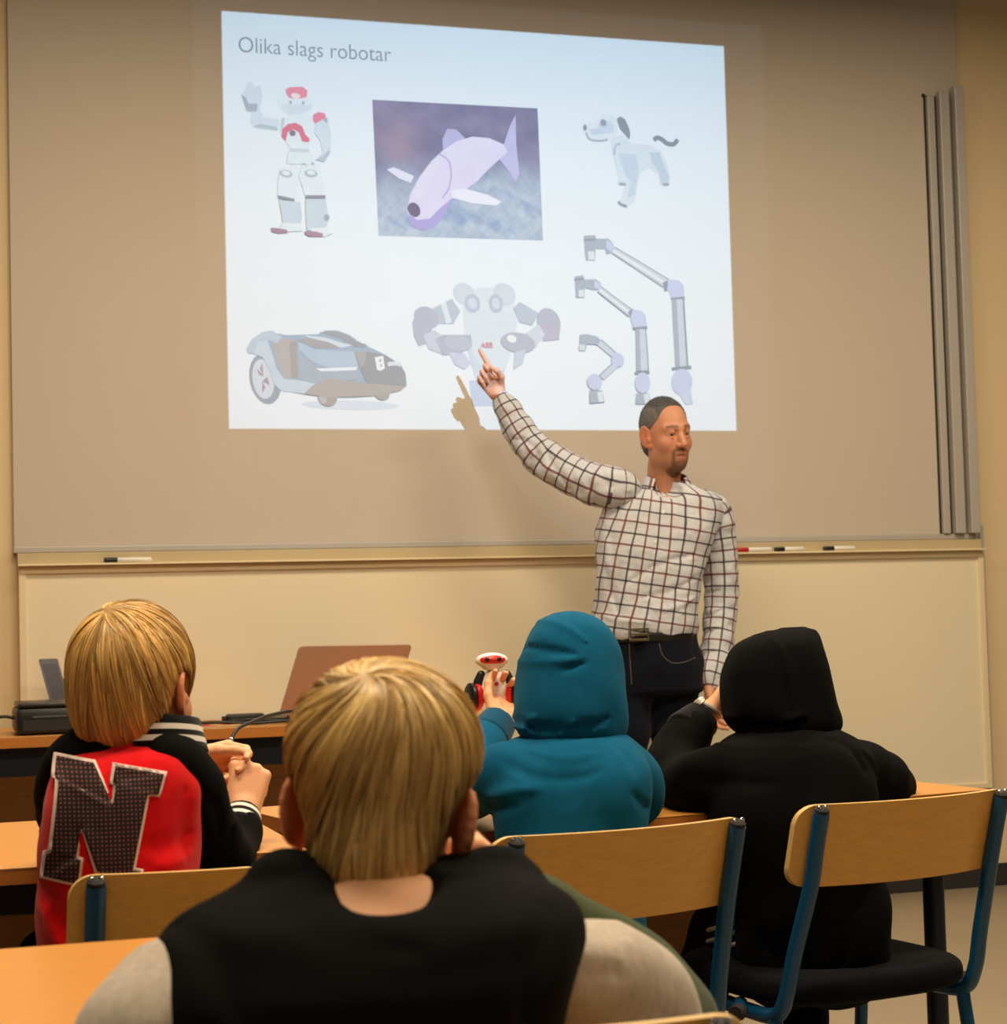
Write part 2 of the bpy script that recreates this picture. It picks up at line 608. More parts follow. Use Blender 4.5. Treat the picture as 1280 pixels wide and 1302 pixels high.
marker((3.0761, 6.4400, 1.3352)[0], 6.437, .12, (25, 22, 26), 'white marker with black cap right of the red marker')
marker((3.2782, 6.4400, 1.3383)[0], 6.437, .13, (40, 34, 36), 'lone dark capped marker near the right end of the ledge')

# ------------------------------------------------------------------ the projected slide (flat print on the panel, lit by the projector)
SLIDE = thing('projected_slide', (SLX0, FACE_Y - .001, SLZ0), 'bright projected slide of six robot pictures on the wall panel', 'slide')
BGC = np.array(lin((238, 244, 252)))
PANEL = np.array(lin((203, 189, 174)))
def ink(name, c):
    k = ('ink_%d_%d_%d' % tuple(c))
    if k in bpy.data.materials: return bpy.data.materials[k]
    a = PANEL * (np.array(lin(c)) / BGC * .88 + .12)
    m, nt, b = new_mat(k)
    f = noise(nt, coords(nt), 22, 4)
    nt.links.new(mixc(nt, f, tuple(a * .93), tuple(np.minimum(a * 1.07, .95))), b.inputs['Base Color'])
    b.inputs['Roughness'].default_value = .8
    b.inputs['Specular IOR Level'].default_value = .15
    return m
class Pic:
    def __init__(s, name): s.name, s.v, s.f, s.m, s.mi, s.k = name, [], [], [], [], 0
    def poly(s, pts, c):
        if isinstance(pts, str): pts = [tuple(float(a) / 1e4 for a in q.split(',')) for q in pts.split()]
        s.k += 1
        y = FACE_Y - .0004 - .00012 * s.k
        n = len(s.v)
        from mathutils.geometry import tessellate_polygon
        tri = tessellate_polygon([[Vector((x, z, 0)) for x, z in pts]])
        s.v += [(SLX0 + x, y, SLZ0 + z) for x, z in pts]
        mat = ink('', c)
        if mat not in s.m: s.m.append(mat)
        for q in tri:
            a, b, d = (pts[i] for i in q)
            cr = (b[0] - a[0]) * (d[1] - a[1]) - (b[1] - a[1]) * (d[0] - a[0])
            s.f.append(tuple(i + n for i in (q if cr > 0 else q[::-1])))
            s.mi.append(s.m.index(mat))
        return s
    def ell(s, pts, c, n=22):
        """centre, point right, point up"""
        o, a, b = [np.array([float(v) / 1e4 for v in q.split(',')]) for q in pts.split()]
        u, v = a - o, b - o
        return s.poly([tuple(o + u * math.cos(2 * math.pi * i / n) + v * math.sin(2 * math.pi * i / n)) for i in range(n)], c)
    def line(s, pts, w_, c):
        q = [np.array([float(v) / 1e4 for v in t_.split(',')]) for t_ in pts.split()]
        q = [np.array(p) for p in spline([tuple(p) for p in q], 4)]
        L, R_ = [], []
        for i, p in enumerate(q):
            d = q[min(i + 1, len(q) - 1)] - q[max(i - 1, 0)]
            d = d / (np.linalg.norm(d) + 1e-9)
            nn = np.array([-d[1], d[0]]) * w_ / 2
            L.append(tuple(p + nn)); R_.append(tuple(p - nn))
        return s.poly(L + R_[::-1], c)
    def build(s):
        return mesh_obj(s.name, s.v, s.f, None, SLIDE, False, mats=s.m, fmat=s.mi)

def text_mesh(name, body, x0, x1, z0, y, mat, parent, bold=0.0, words=False):
    cu = bpy.data.curves.new(name, 'FONT')
    cu.body = body
    cu.offset = bold
    o = bpy.data.objects.new(name, cu)
    COL.objects.link(o)
    dg = bpy.context.evaluated_depsgraph_get()
    me = bpy.data.meshes.new_from_object(o.evaluated_get(dg))
    v = np.array([p.co[:] for p in me.vertices])
    f = [tuple(p.vertices) for p in me.polygons]
    bpy.data.objects.remove(o)
    k = (x1 - x0) / (v[:, 0].max() - v[:, 0].min())
    V = np.stack([x0 + (v[:, 0] - v[:, 0].min()) * k, np.full(len(v), y), z0 + v[:, 1] * k * 1.12], 1)
    if not words: return mesh_obj(name, V, f, mat, parent, False)
    gaps = []                                   # one part per word
    xs = np.sort(V[:, 0])
    d = np.diff(xs)
    cut = sorted(np.argsort(d)[-(len(body.split()) - 1):])
    lim = [-1e9] + [(xs[i] + xs[i + 1]) / 2 for i in cut] + [1e9]
    for a, b_ in zip(lim[:-1], lim[1:]):
        ix = np.nonzero((V[:, 0] > a) & (V[:, 0] < b_))[0]
        mp = {int(j): i for i, j in enumerate(ix)}
        mesh_obj(name, V[ix], [tuple(mp[i] for i in q) for q in f if q[0] in mp], mat, parent, False)
text_mesh('title_word', 'Olika slags robotar', (1.1032, 6.4780, 3.1486)[0], (1.6522, 6.4780, 3.1140)[0], (1.0993, 6.4780, 3.0896)[2], FACE_Y - .0006, ink('', (140, 150, 164)), SLIDE, -.006, True)

# waving humanoid robot
p = Pic('humanoid_robot_picture')
A = (218, 229, 241); B = (232, 240, 248); G = (172, 182, 196); RD = (236, 118, 142)
p.poly("640,11723 785,11182 978,11114 932,10719 1201,10537 1906,10535 1914,10929 1444,10983 1292,11210 1397,11767 1310,12116 1113,12026 1038,12218 882,12193 800,11968", A)
p.poly("640,11723 823,11145 1174,11164 1219,11442 906,11424 794,11654", G)
p.poly("1008,10606 1906,10519 1908,10653 1283,10738", (188,200,214))
p.ell("2572,11534 3191,11538 2566,12009", B)
p.poly("2043,11489 3174,11513 3108,11350 2706,11130 2391,11153 2118,11295", A)
p.poly("2211,12012 2370,12100 2807,12142 3002,12019 2958,11778 2718,11709 2362,11704 2246,11816", (240,136,160))
p.ell("2570,11803 2736,11789 2572,11898", (250,225,232))
p.ell("2383,11555 2431,11558 2384,11619", G)
p.ell("2834,11565 2882,11568 2836,11628", G)
p.poly("1914,10929 2467,11038 2627,11110 3181,11077 3249,10526 2999,9943 2326,9926 2021,10383", B)
p.poly("2032,10936 2152,11021 2147,10784 2022,10462", (196,208,222))
p.poly("2035,10305 2064,10583 2265,10775 2542,10837 2777,10723 2890,10428 3045,10278 3003,10157 2766,10184 2654,10495 2459,10603 2259,10474 2174,10155", (224,104,132))
p.ell("2432,10460 2543,10465 2434,10570", (128,112,130))
p.poly("3163,10957 3183,11156 3384,11271 3622,11220 3635,11062 3256,10843", (238,128,156))
p.poly("3256,10843 3675,11088 3808,10555 3776,9839 3545,9471 3228,9535 3489,9825 3418,10217 3209,10524", A)
p.poly("3644,11102 3706,11026 3671,10865 3537,10977", G)
p.poly("3228,9535 3545,9471 3776,9839 3714,9915 3470,9681", (186,198,212))
p.poly("2326,9926 2999,9943 3153,9729 3066,9369 2197,9352 2243,9685", B)
p.poly("1957,9160 2433,9340 2628,9215 2569,8282 2423,8064 1843,8174 1870,8724", B)
p.poly("2749,9354 3320,9381 3456,9031 3559,8269 2844,8199 2621,8915", B)
p.poly("2326,9910 2998,9927 2996,9801 2324,9784", (205,217,230))
for q in ("2166,8997 2402,8984 2161,9130", "3059,9045 3297,9040 3062,9187"): p.ell(q, (186,196,208))
for q in ("2166,9020 2308,9011 2160,9099", "3060,9077 3203,9067 3062,9156"): p.ell(q, B)
p.poly("2710,9392 2922,9307 2829,9413", G); p.poly("3034,9368 3209,9352 3132,9475", G)
p.poly("1896,8058 2642,8010 2711,7501 2624,7105 2033,7083 1966,7630", (206,218,231))
p.poly("2842,8136 3557,8166 3661,7459 3533,7043 2858,6995 2833,7663", (206,218,231))
p.poly("1860,8221 2447,8120 2445,8018 1873,8104", (140,146,160))
p.poly("2845,8263 3560,8292 3557,8182 2843,8152", (140,146,160))
p.ell("3582,7495 3686,7499 3585,7614", (168,172,188))
p.poly("1997,7239 2627,7246 2716,6990 2227,6934 1915,7040", B)
p.poly("1586,7051 1759,7058 2150,7009 2186,6893 1833,6865 1623,6912", (168,132,150))
p.poly("2939,7077 3535,7138 3793,6942 3488,6805 3172,6849", B)
p.poly("2779,6969 3174,6983 3451,6914 3424,6803 2933,6794 2792,6875", (172,132,152))
p.build()

# framed photograph of a swimming robot fish
fr = [np.array([float(a) / 1e4 for a in q.split(',')]) for q in "5344,11823 11565,11856 11637,6960 5461,6917".split()]
NX, NY = 72, 58
gu, gv = np.meshgrid(np.linspace(0, 1, NX), np.linspace(0, 1, NY), indexing='ij')
pos = (fr[0] * ((1 - gu) * (1 - gv))[..., None] + fr[1] * (gu * (1 - gv))[..., None] + fr[2] * (gu * gv)[..., None] + fr[3] * ((1 - gu) * gv)[..., None])
def blot(u, v, s, seed):
    r = np.random.default_rng(seed); o = 0
    for i in range(9):
        k = r.normal(size=2) * s; o = o + np.sin(u * k[0] + v * k[1] + r.uniform(0, 6.3) + 1.5 * np.sin(v * k[0] * .7 + u * 3))
    return o / 4.5
n1, n2, n3 = blot(gu, gv, 8, 1), blot(gu, gv, 26, 2), blot(gu, gv, 60, 3)
sand = 1 / (1 + np.exp(-(gv - .56 - .10 * n1 + .12 * (gu - .5)) * 16))
dark = np.stack([128 + 20 * n1 + 14 * n2, 116 + 14 * n1 + 12 * n2, 158 + 12 * n1 + 10 * n2], -1)
coral = np.exp(-(((gu - .14) / .13) ** 2 + ((gv - .32) / .2) ** 2))
dark = dark + coral[..., None] * (np.array([168, 140, 165]) - dark) * .8
lt = np.stack([184 + 10 * n2 + 14 * n3, 200 + 10 * n2 + 12 * n3, 222 + 8 * n2 + 8 * n3], -1)
lt = lt - (np.clip(n2, 0.25, 1) - .25)[..., None] * np.array([60, 52, 30])
img = np.clip(dark * (1 - sand[..., None]) + lt * sand[..., None], 60, 245) / 255
img = np.where(img <= .04045, img / 12.92, ((img + .055) / 1.055) ** 2.4) * PANEL / BGC * .85 + .12 * PANEL
V = np.stack([SLX0 + pos[..., 0], np.full(gu.shape, FACE_Y - .0004), SLZ0 + pos[..., 1]], -1).reshape(-1, 3)
idx = np.arange(NX * NY).reshape(NX, NY)
Fq = np.stack([idx[:-1, 1:], idx[1:, 1:], idx[1:, :-1], idx[:-1, :-1]], -1).reshape(-1, 4)
m, nt, b = new_mat('ink_photo')
nt.links.new(attr(nt, 'Col', 'Color'), b.inputs['Base Color'])
b.inputs['Roughness'].default_value = .8; b.inputs['Specular IOR Level'].default_value = .15
mesh_obj('seabed_photo', V, Fq, m, SLIDE, False, cols={'Col': img.reshape(-1, 3)})
p = Pic('fish_robot_picture')
p.k = 4
p.poly("7922,9984 7905,10501 8093,10914 8447,10903 8794,10575 9033,10616 8430,10239", (190,182,228))
p.poly("10160,10267 10485,11155 10708,11575 10706,10439 10797,9367 10639,9099 10350,9521 10030,9912", (198,192,236))
p.poly("6557,8036 6685,8526 7020,9111 7474,9705 7895,10098 8436,10470 9035,10674 9690,10649 10225,10444 10367,10161 9967,9823 9538,9426 9139,9004 8684,8610 8143,8272 7925,7805 7651,7422 7178,7205 6771,7276 6547,7637", (228,220,250))
p.poly("7895,10098 8436,10470 9035,10674 9690,10649 10225,10444 9621,10298 9021,10153 8269,9742", (232,224,252))
p.poly("6772,8501 7018,9026 7473,9676 7832,9923 7702,9429 7306,8838 7028,8255", (232,224,250))
p.poly("6550,7751 6894,7537 7363,7611 7784,8028 8145,8329 8685,8668 9171,9063 8682,8553 8142,8214 7924,7776 7650,7394 7177,7177 6770,7247 6573,7496", (176,164,226))
p.line("7774,9977 8122,9735 8198,9250 8096,8729 7851,8374", .005, (182,172,218))
p.line("7632,10171 7835,10066", .008, (130,115,155))
p.poly("5805,9313 6068,9410 6816,9131 6693,8869 6290,8993", (232,230,252))
p.poly("8153,8645 8687,8754 9574,8561 10076,8322 9863,8169 8970,8219 8235,8390", (240,240,255))
p.ell("6786,7903 7018,7855 6793,8160", (104,84,124))
p.build()

# robot puppy
p = Pic('robot_dog_picture')
p.poly("14349,10893 14881,11045 15223,10729 15931,10723 16370,10535 16621,10044 16739,9546 16683,9208 16326,9193 16250,9608 15903,9843 15543,9659 15391,9069 15287,8565 14971,8319 14579,8412 14810,8795 14910,9173 14601,9135 14654,9411 14500,10111", (222,232,243))
p.poly("14684,10369 15387,10320 15477,9823 15295,8815 14981,8636 15134,9308 14922,9548", (203,217,236))
p.poly("15922,10429 16323,10449 16526,9872 16694,9544 16639,9223 16371,9228 16298,9694 16042,10017", (198,212,230))
p.poly("13357,11257 13492,11388 13843,11490 14113,11754 14465,11790 14704,11578 14666,11201 14526,10927 14170,10759 13733,10737 13475,10849 13420,11053", (230,238,247))
p.ell("14231,11303 14537,11294 14230,11553", (208,220,238))
p.poly("13529,11183 14098,11254 14179,11051 13653,10966", (206,220,238))
p.ell("14122,11455 14244,11445 14126,11589", (150,158,180))
p.ell("13391,11234 13461,11229 13395,11350", (140,146,156))
p.line("13429,11054 13561,10812 13952,10765 14277,10831", .007, (176,186,200))
p.poly("14653,11617 14797,11733 14988,11635 15136,11309 15181,11061 15131,10875 14986,11034 14782,11249", (136,146,158))
p.line("16115,10908 16261,11007 16455,10942 16664,10801 16915,10797 17082,10974", .017, (132,142,152))
p.line("14608,8521 14728,8418 14954,8352", .010, (150,158,168))
p.line("14682,9188 14945,9183", .010, (165,174,186))
p.line("16434,9231 16667,9258", .010, (165,174,186))
p.line("14505,10277 14586,10614 14765,10706", .008, (188,200,215))
p.build()

# robot lawn mower
p = Pic('robot_mower_picture')
p.ell("4287,848 6031,825 4291,1019", (218,228,242))
p.ell("1297,1738 1861,1635 1277,2615", (158,166,180))
p.ell("1224,1737 1611,1668 1201,2431", (214,221,232))
for q in ("1011,2099 1262,1810 1080,1881", "1198,2321 1225,1810 1121,2101", "1439,1520 1186,1663 1372,1812", "1177,1225 1186,1663 1291,1445"): p.poly(q, (176,150,166))
p.poly("1250,3091 1439,3388 2101,3291 2694,3317 3216,3349 3443,3480 3894,3489 4342,3334 4639,3116 5014,2937 5540,2685 6143,2321 6327,2024 6370,1575 6121,1386 5353,1192 4443,1109 3542,1101 2650,1203 1914,1342 1638,1522 1488,2106", (164,182,202))
p.poly("1877,3176 2430,3113 2440,1788 1960,1782 1658,2548 1542,2986", (184,178,178))
p.poly("2170,3071 2430,3076 2440,1788 2218,1786", (170,162,160))
p.poly("659,2788 848,3120 1219,3384 1587,3442 1915,3214 1740,2990 1434,3095 1065,3015 897,2609 692,2628", (190,205,222))
p.poly("897,2609 1065,3015 1397,3094 1536,2693 1694,2109 1959,1746 2957,1670 3253,1540 2874,1227 1840,1319 1587,1580 1429,2105 1202,2504", (204,216,231))
p.poly("2467,3114 2691,3169 2990,3219 3771,3026 3993,2867 3094,2837", (168,166,170))
p.poly("2694,3302 3438,3228 4109,3033 4485,2980 3993,2867 3584,3060 2841,3216", (214,224,236))
p.poly("3232,3401 3744,3493 4192,3368 4563,3100 4940,3010 4861,2897 4484,2928 3888,3251", (158,162,172))
p.poly("2467,3077 3056,2807 4480,2742 4603,2187 3564,2120 2972,2348 2498,2783", (182,200,220))
p.poly("2493,2562 3415,2133 4465,2073 4609,1778 3253,1540 2439,1752", (172,182,196))
p.poly("3079,2128 4581,2201 4541,2089 3263,2027", (238,244,252))
p.poly("4480,2742 4934,2764 5616,2641 6158,2306 6326,1949 6317,1575 4908,1618 4678,2150", (156,156,164))
p.poly("4480,2742 4934,2764 4848,2302 4678,2150", (176,170,170))
p.line("5684,2314 5991,2348 6157,2283", .014, (222,230,240))
p.poly("5218,2560 5523,2610 5574,2163 5412,2071 5284,2114", (240,245,251))
p.ell("5413,2444 5459,2445 5414,2504", (176,182,192)); p.ell("5439,2265 5477,2266 5440,2318", (176,182,192))
p.ell("3483,1115 3827,1103 3475,1439", (172,164,160))
p.ell("3318,1099 3452,1085 3315,1334", (190,186,184))
p.ell("5446,1252 5720,1240 5436,1476", (172,166,164))
p.poly("2651,1225 2955,1537 3557,1780 4908,1618 6355,1560 6120,1378 5353,1192 3542,1101", (180,172,168))
p.build()

# two armed robot
p = Pic('two_armed_robot_picture')
J = (184, 188, 208); K = (206, 213, 228); L_ = (222, 232, 243)
p.poly("8682,1772 9989,1845 10141,874 8776,835", (198,213,238))
p.poly("8525,4792 9067,5149 9901,5172 10429,4782 10589,4066 10381,3055 10058,2190 9806,1671 8975,1662 8758,2400 8546,3308", L_)
p.poly("8546,3308 8758,2400 8975,1662 9806,1671 10058,2190 9399,2038 8940,2602", (208,222,238))
p.ell("8587,4908 9000,4861 8568,5308", (212,221,234)); p.ell("8874,4572 9170,4550 8883,4915", (190,200,220)); p.ell("8874,4572 9051,4547 8879,4772", (215,224,238))
p.ell("10104,4947 10522,4900 10085,5349", (212,221,234)); p.ell("9766,4593 10034,4571 9775,4938", (190,200,220)); p.ell("9766,4593 9914,4568 9771,4795", (215,224,238))
p.poly("7399,4365 8111,4724 8423,4275 8147,3813 7560,3801", (190,200,218))
p.poly("7695,4515 7873,4604 8089,3869 7882,3808", (226,234,245))
p.ell("7157,4019 7623,3973 7138,4416", J)
p.poly("6629,3838 6813,4210 7250,4248 7383,3740 7222,3113 6841,2993 6675,3330", J)
p.poly("7025,3393 7438,3571 7840,3295 7650,2724 7187,2886", (204,210,228))
p.poly("7458,3231 7726,3406 8785,3427 8833,3028 8384,2736 7707,2668", J)
p.ell("8306,3133 8835,3085 8283,3417", (192,196,214))
p.poly("7944,2785 8531,2738 8758,2400 8516,2168 8167,2334", (206,212,234))
p.poly("10419,4437 10666,4673 11379,4286 11124,3818 10645,3923", (190,200,218))
p.ell("11763,3947 12217,3899 11747,4468", J)
p.poly("11428,3882 12215,3841 12139,3318 11530,3249", (190,186,206))
p.poly("10874,3525 11367,3881 11598,3481 11221,3012", (212,220,234))
p.ell("10564,3174 11225,3128 10545,3547", (186,190,206))
p.ell("10328,3313 10507,3288 10332,3457", (240,244,250))
p.poly("10435,2826 10858,2949 10723,2429 10357,2194", (204,212,230))
p.build()
text_mesh('logo_text', 'ABB', (1.9603, 6.4780, 2.0681)[0], (2.0048, 6.4780, 2.0689)[0], (1.9601, 6.4780, 2.0624)[2], FACE_Y - .0046, ink('', (238, 140, 152)), SLIDE, .0)

# three arm robots
p = Pic('arm_robots_picture')
D1 = (172, 181, 196); D2 = (206, 215, 229); D3 = (202, 209, 241); ED = (146, 154, 168)
p.poly("13223,7192 13666,7231 13728,7093 14181,7124 14382,6944 14370,6569 14080,6520 14045,6698 13675,6702 13637,6273 13276,6261 13238,6610", D1)
p.poly("13219,7060 13679,7107 13677,7029 13217,6982", ED)
p.poly("13369,6614 13615,6622 13622,6311 13376,6303", (224,232,243))
p.poly("14097,7067 14365,6943 14355,6607 14111,6716", D3)
p.poly("14420,6844 16573,5672 16327,5335 14288,6566", D2)
p.line("14411,6820 15479,6244 16572,5648", .003, ED); p.line("14321,6567 15304,5972 16311,5358", .005, ED)
p.line("14373,6662 15350,6115 16416,5494", .012, (232,239,248))
p.poly("16292,5530 16505,5630 16509,5261 16364,5179", ED)
p.poly("16548,5671 16967,5628 17130,5435 17157,5002 16633,4958 16460,5299", D3)
p.poly("16600,4973 17158,5034 17172,4940 16614,4879", ED)
p.poly("16632,4910 17121,4938 17213,2408 16690,2385", D2)
p.poly("16632,4910 16834,4915 16884,2396 16690,2385", D1); p.poly("17071,4937 17138,4939 17221,2409 17154,2408", ED)
p.poly("16547,2352 17324,2441 17345,2316 16560,2243", ED)
p.poly("16743,1462 17292,1507 17359,998 17063,965", (204,214,236))
p.ell("16940,1817 17362,1822 16957,2311", D3)
p.poly("12826,5666 13154,5715 13206,5561 13641,5589 13841,5447 13817,5190 13505,5181 13197,5251 13170,4886 12843,4878", D1)
p.poly("12807,5573 13159,5622 13157,5552 12805,5503", ED)
p.poly("12950,5167 13162,5172 13154,4916 12958,4911", (224,232,243))
p.poly("13582,5548 13825,5431 13801,5197 13573,5261", D3)
p.poly("13822,5345 15081,4466 14891,4204 13683,5108", D2)
p.line("13821,5330 14401,4917 15065,4465", .003, ED); p.line("13700,5109 14310,4658 14908,4212", .004, ED)
p.line("13768,5196 14355,4776 14994,4323", .010, (232,239,248))
p.poly("14864,4398 15067,4528 15129,4404 14973,4183", ED)
p.poly("15049,4481 15380,4473 15558,4297 15610,3853 15060,3795 14956,4167", D3)
p.poly("15044,3825 15611,3884 15616,3790 15050,3732", ED)
p.poly("15150,3750 15541,3773 15607,2230 15125,2192", D2)
p.poly("15150,3750 15308,3761 15308,2210 15125,2192", D1); p.line("15541,3773 15583,3009 15607,2214", .004, ED)
p.poly("15057,2160 15640,2214 15654,2121 15063,2067", ED)
p.poly("15098,1368 15613,1373 15650,984 15052,964", D1); p.poly("15379,1332 15595,1357 15634,1000 15434,982", (220,229,242))
p.ell("15359,1759 15667,1763 15372,2148", D3)
p.poly("12949,3505 13210,3540 13616,3455 13792,3304 13656,3147 13216,3170 13143,2929 12916,2948", D1)
p.poly("12906,3156 13149,3138 13110,2905 12899,2933", (214,223,236))
p.poly("13777,3350 14353,2864 14183,2698 13607,3146", D2)
p.line("13776,3335 14056,3107 14353,2848", .004, ED)
p.poly("14227,2521 14419,2353 13829,1850 13638,2017", D2); p.line("14227,2505 13948,2269 13654,2002", .004, ED)
p.ell("14394,2601 14641,2589 14403,2865", D3)
p.poly("13270,1465 13760,1470 13836,1031 13247,980", D1); p.poly("13553,1391 13759,1432 13804,1046 13607,1029", (224,232,243))
p.ell("13459,1776 13744,1764 13468,2077", D3)
p.build()


# ------------------------------------------------------------------ tables
M_beech = wood('beech_laminate', (212, 144, 66), .88, (3, 26, 26), .3)
M_edge = wood('beech_edge', (188, 114, 46), .85, (3, 26, 26), .4)
M_panelwood = wood('panel_wood', (176, 120, 62), .8, (3, 26, 26), .45)
M_steel = plain('navy_steel', (24, 28, 40), .4, .3)
TZ = .77
def table(name, loc, rotz, L, D, label, panel=(.40, .62), th=.024, apron=.05, setback=.06):
    t = thing(name, loc, label, 'table', None, rotz)
    x0, x1 = -L / 2, L / 2
    MB().box((x0, 0, TZ - .003), (x1, D, TZ), .0012).build('table_top', M_beech, t, world=False)
    MB().box((x0 + .0005, .0005, TZ - th), (x1 - .0005, D - .0005, TZ - .003), .001).build('edge_band', M_edge, t, world=False)
    z0 = TZ - th - apron
    for yy in (setback, D - setback - .03):
        MB().box((x0 + .05, yy, z0), (x1 - .05, yy + .03, TZ - th), .003).build('beam', M_steel, t, world=False)
    for xx in (x0 + .05, x1 - .08):
        MB().box((xx, setback + .03, z0), (xx + .03, D - setback - .03, TZ - th), .003).build('side_beam', M_steel, t, world=False)
        for yy in (setback + .02, D - setback - .02):
            o = MB().tube([(xx + .015, yy, z0 + .01), (xx + .015, yy, .012)], .019, 14).build('leg', M_steel, t, True, world=False)
            MB().lathe([(.021, 0), (.022, .004), (.022, .012)], (xx + .015, yy, .0), (0, 0, 1), 14).build('glide', M_gap, o, True, world=False)
    if panel:
        MB().box((x0 + .085, D - setback - .022, panel[0]), (x1 - .085, D - setback - .004, panel[1]), .002).build('modesty_panel', M_panelwood, t, world=False)
    return t
table('student_table', (-.07, 2.70, 0), 0.0, 1.215, .63, 'beech table at the left where the boy in red sits', panel=(.36, .625))
table('student_table', (1.226, 2.850, 0), math.radians(9.5), 1.175, .60, 'beech table shared by the two hooded children', panel=(.36, .60))
table('student_table', (-.07, 1.535, 0), 0.0, 1.22, .495, 'nearest beech table under the blond boy in front', panel=None)
table('teacher_table', (.72, 5.885, 0), 0.0, 2.36, .53, 'long front table carrying the laptop and the black box', panel=(.12, .66), th=.034, apron=.09, setback=.05)

# ------------------------------------------------------------------ chairs
M_ply = wood('beech_plywood', (242, 178, 84), .88, (4, 30, 30), .32)
M_plyedge = wood('plywood_edge', (232, 190, 122), .9, (8, 40, 40), .4)
M_blue = plain('petrol_blue_steel', (18, 78, 116), .32, .1, var=.05)
M_seat = cloth('seat_fabric', lin((15, 16, 20)), weave=700, fold=.05, sheen=.03)
M_chrome = plain('chrome', (210, 206, 200), .18, 1.0, var=.02)
def make_chair():
    t = thing('school_chair', (0, 0, 0), '', 'chair', 'school chairs')
    # curved plywood back
    W_, z0, z1, th = .207, .672, .800, .011
    nx, nz = 26, 10
    def pt(u, v, off):
        x = u * W_
        r = .035
        # rounded corners
        zc = z0 + (z1 - z0) * v
        y = -.188 - .042 * (1 - u * u) - .10 * (zc - z0) * .5
        return (x, y - off, zc)
    outl = []
    rc = .03
    def corner(cx, cz, a0):
        return [(cx + rc * math.cos(math.radians(a0 + 15 * i)), cz + rc * math.sin(math.radians(a0 + 15 * i))) for i in range(7)]
    ring = corner(W_ - rc, z1 - rc, 0) + corner(-W_ + rc, z1 - rc, 90) + corner(-W_ + rc, z0 + rc, 180) + corner(W_ - rc, z0 + rc, 270)
    # grid fill: columns across the width, clipped by the rounded outline
    xs = sorted(set([round(p_[0], 5) for p_ in ring] + [W_ * (-1 + 2 * i / nx) for i in range(nx + 1)]))
    def zlim(x):
        d = abs(x) - (W_ - rc)
        e = 0 if d <= 0 else rc - math.sqrt(max(rc * rc - d * d, 0))
        return z0 + e, z1 - e
    v, f = [], []
    rows = 6
    for side in (0, 1):
        for x in xs:
            a, b = zlim(x)
            for k in range(rows + 1):
                zc = a + (b - a) * k / rows
                u = x / W_
                y = -.183 - .044 * (1 - u * u) - .30 * (zc - z0)
                v.append((x, y - (th if side == 0 else 0), zc))
    n = len(xs) * (rows + 1)
    ff, fe = [], []
    for i in range(len(xs) - 1):
        for k in range(rows):
            a = i * (rows + 1) + k
            q = (a, a + rows + 1, a + rows + 2, a + 1)
            ff.append(q); ff.append(tuple(j + n for j in q[::-1]))
        for k in (0, rows):
            a = i * (rows + 1) + k
            q = (a, a + n, a + rows + 1 + n, a + rows + 1)
            fe.append(q if k else q[::-1])
    for i in (0, len(xs) - 1):
        for k in range(rows):
            a = i * (rows + 1) + k
            fe.append((a, a + 1, a + 1 + n, a + n))
    o = mesh_obj('backrest', v, ff + fe, None, t, True, mats=[M_ply, M_plyedge], fmat=[0] * len(ff) + [1] * len(fe), world=False)
    o.data.set_sharp_from_angle(angle=math.radians(40))
    # frame: two bent tubes behind the back that run down and forward under the seat
    for s in (-1, 1):
        x = .178 * s
        ybk = -.183 - .044 * (1 - (.178 / W_) ** 2) - th - .012
        pts = spline([(x, ybk - .30 * .115, .789), (x, ybk - .30 * .06, .735), (x, ybk, .672), (x * 1.04, ybk + .035, .57),
                      (x * 1.06, ybk + .055, .505), (x * 1.06, ybk + .085, .468), (x * 1.04, -.05, .462), (x, .10, .466)], 6)
        up = MB().tube(pts, .0125, 14).build('upright_tube', M_blue, t, True, world=False)
        MB().lathe([(.0115, 0), (.0115, .006), (.008, .0095), (.003, .011)], (x, ybk - .30 * .115, .788), (0, -.28, 1), 12).build('end_cap', M_gap, up, True, world=False)
        for dx in (-.006, .006):
            MB().lathe([(.0035, 0), (.0035, .003), (.0018, .0048)], (x + dx, ybk - .30 * .115 - .003, .7965), (0, -.28, 1), 8).build('rivet', M_chrome, up, True, world=False)
        # legs
        for (ya, yb) in ((-.13, -.20), (.13, .185)):
            lg = MB().tube([(x * 1.06, ya, .462), (x * 1.12, yb, .012)], .0115, 12).build('leg', M_blue, t, True, world=False)
            MB().lathe([(.014, 0), (.0145, .006), (.0135, .02)], (x * 1.12, yb, 0), (0, 0, 1), 12).build('foot_cap', M_gap, lg, True, world=False)
        MB().tube([(x * 1.09, -.165, .24), (x * 1.09, .157, .24)], .009, 10).build('stretcher', M_blue, t, True, world=False)
        # stub bar with a rubber end at the seat edge
        sb = MB().tube([(x * 1.05, -.035, .470), (x * 1.26, -.085, .470)], .0115, 12).build('stub_bar', M_blue, t, True, world=False)
        MB().lathe([(.0125, 0), (.0135, .004), (.0135, .016), (.011, .02)], (x * 1.245, -.083, .470), (.072 * s, -.05, 0), 12).build('rubber_end', M_gap, sb, True, world=False)
    # padded seat
    S = Shape()
    rows_ = []
    for z, k in ((.478, .90), (.488, .985), (.503, 1.0), (.516, .985), (.524, .93), (.528, .82)):
        rows_.append((0, 0, z, .20 * k, .195 * k))
    S.loft(rows_, 0, 0, 3.6)
    V_, Q_ = S.mesh(.006)
    mesh_obj('seat', relax(V_, Q_, 1), Q_, M_seat, t, True, world=False)
    return t
def copy_tree(o, parent=None):
    c = o.copy()
    COL.objects.link(c)
    c.parent = parent
    for ch in o.children: copy_tree(ch, c)
    return c
CH = make_chair()
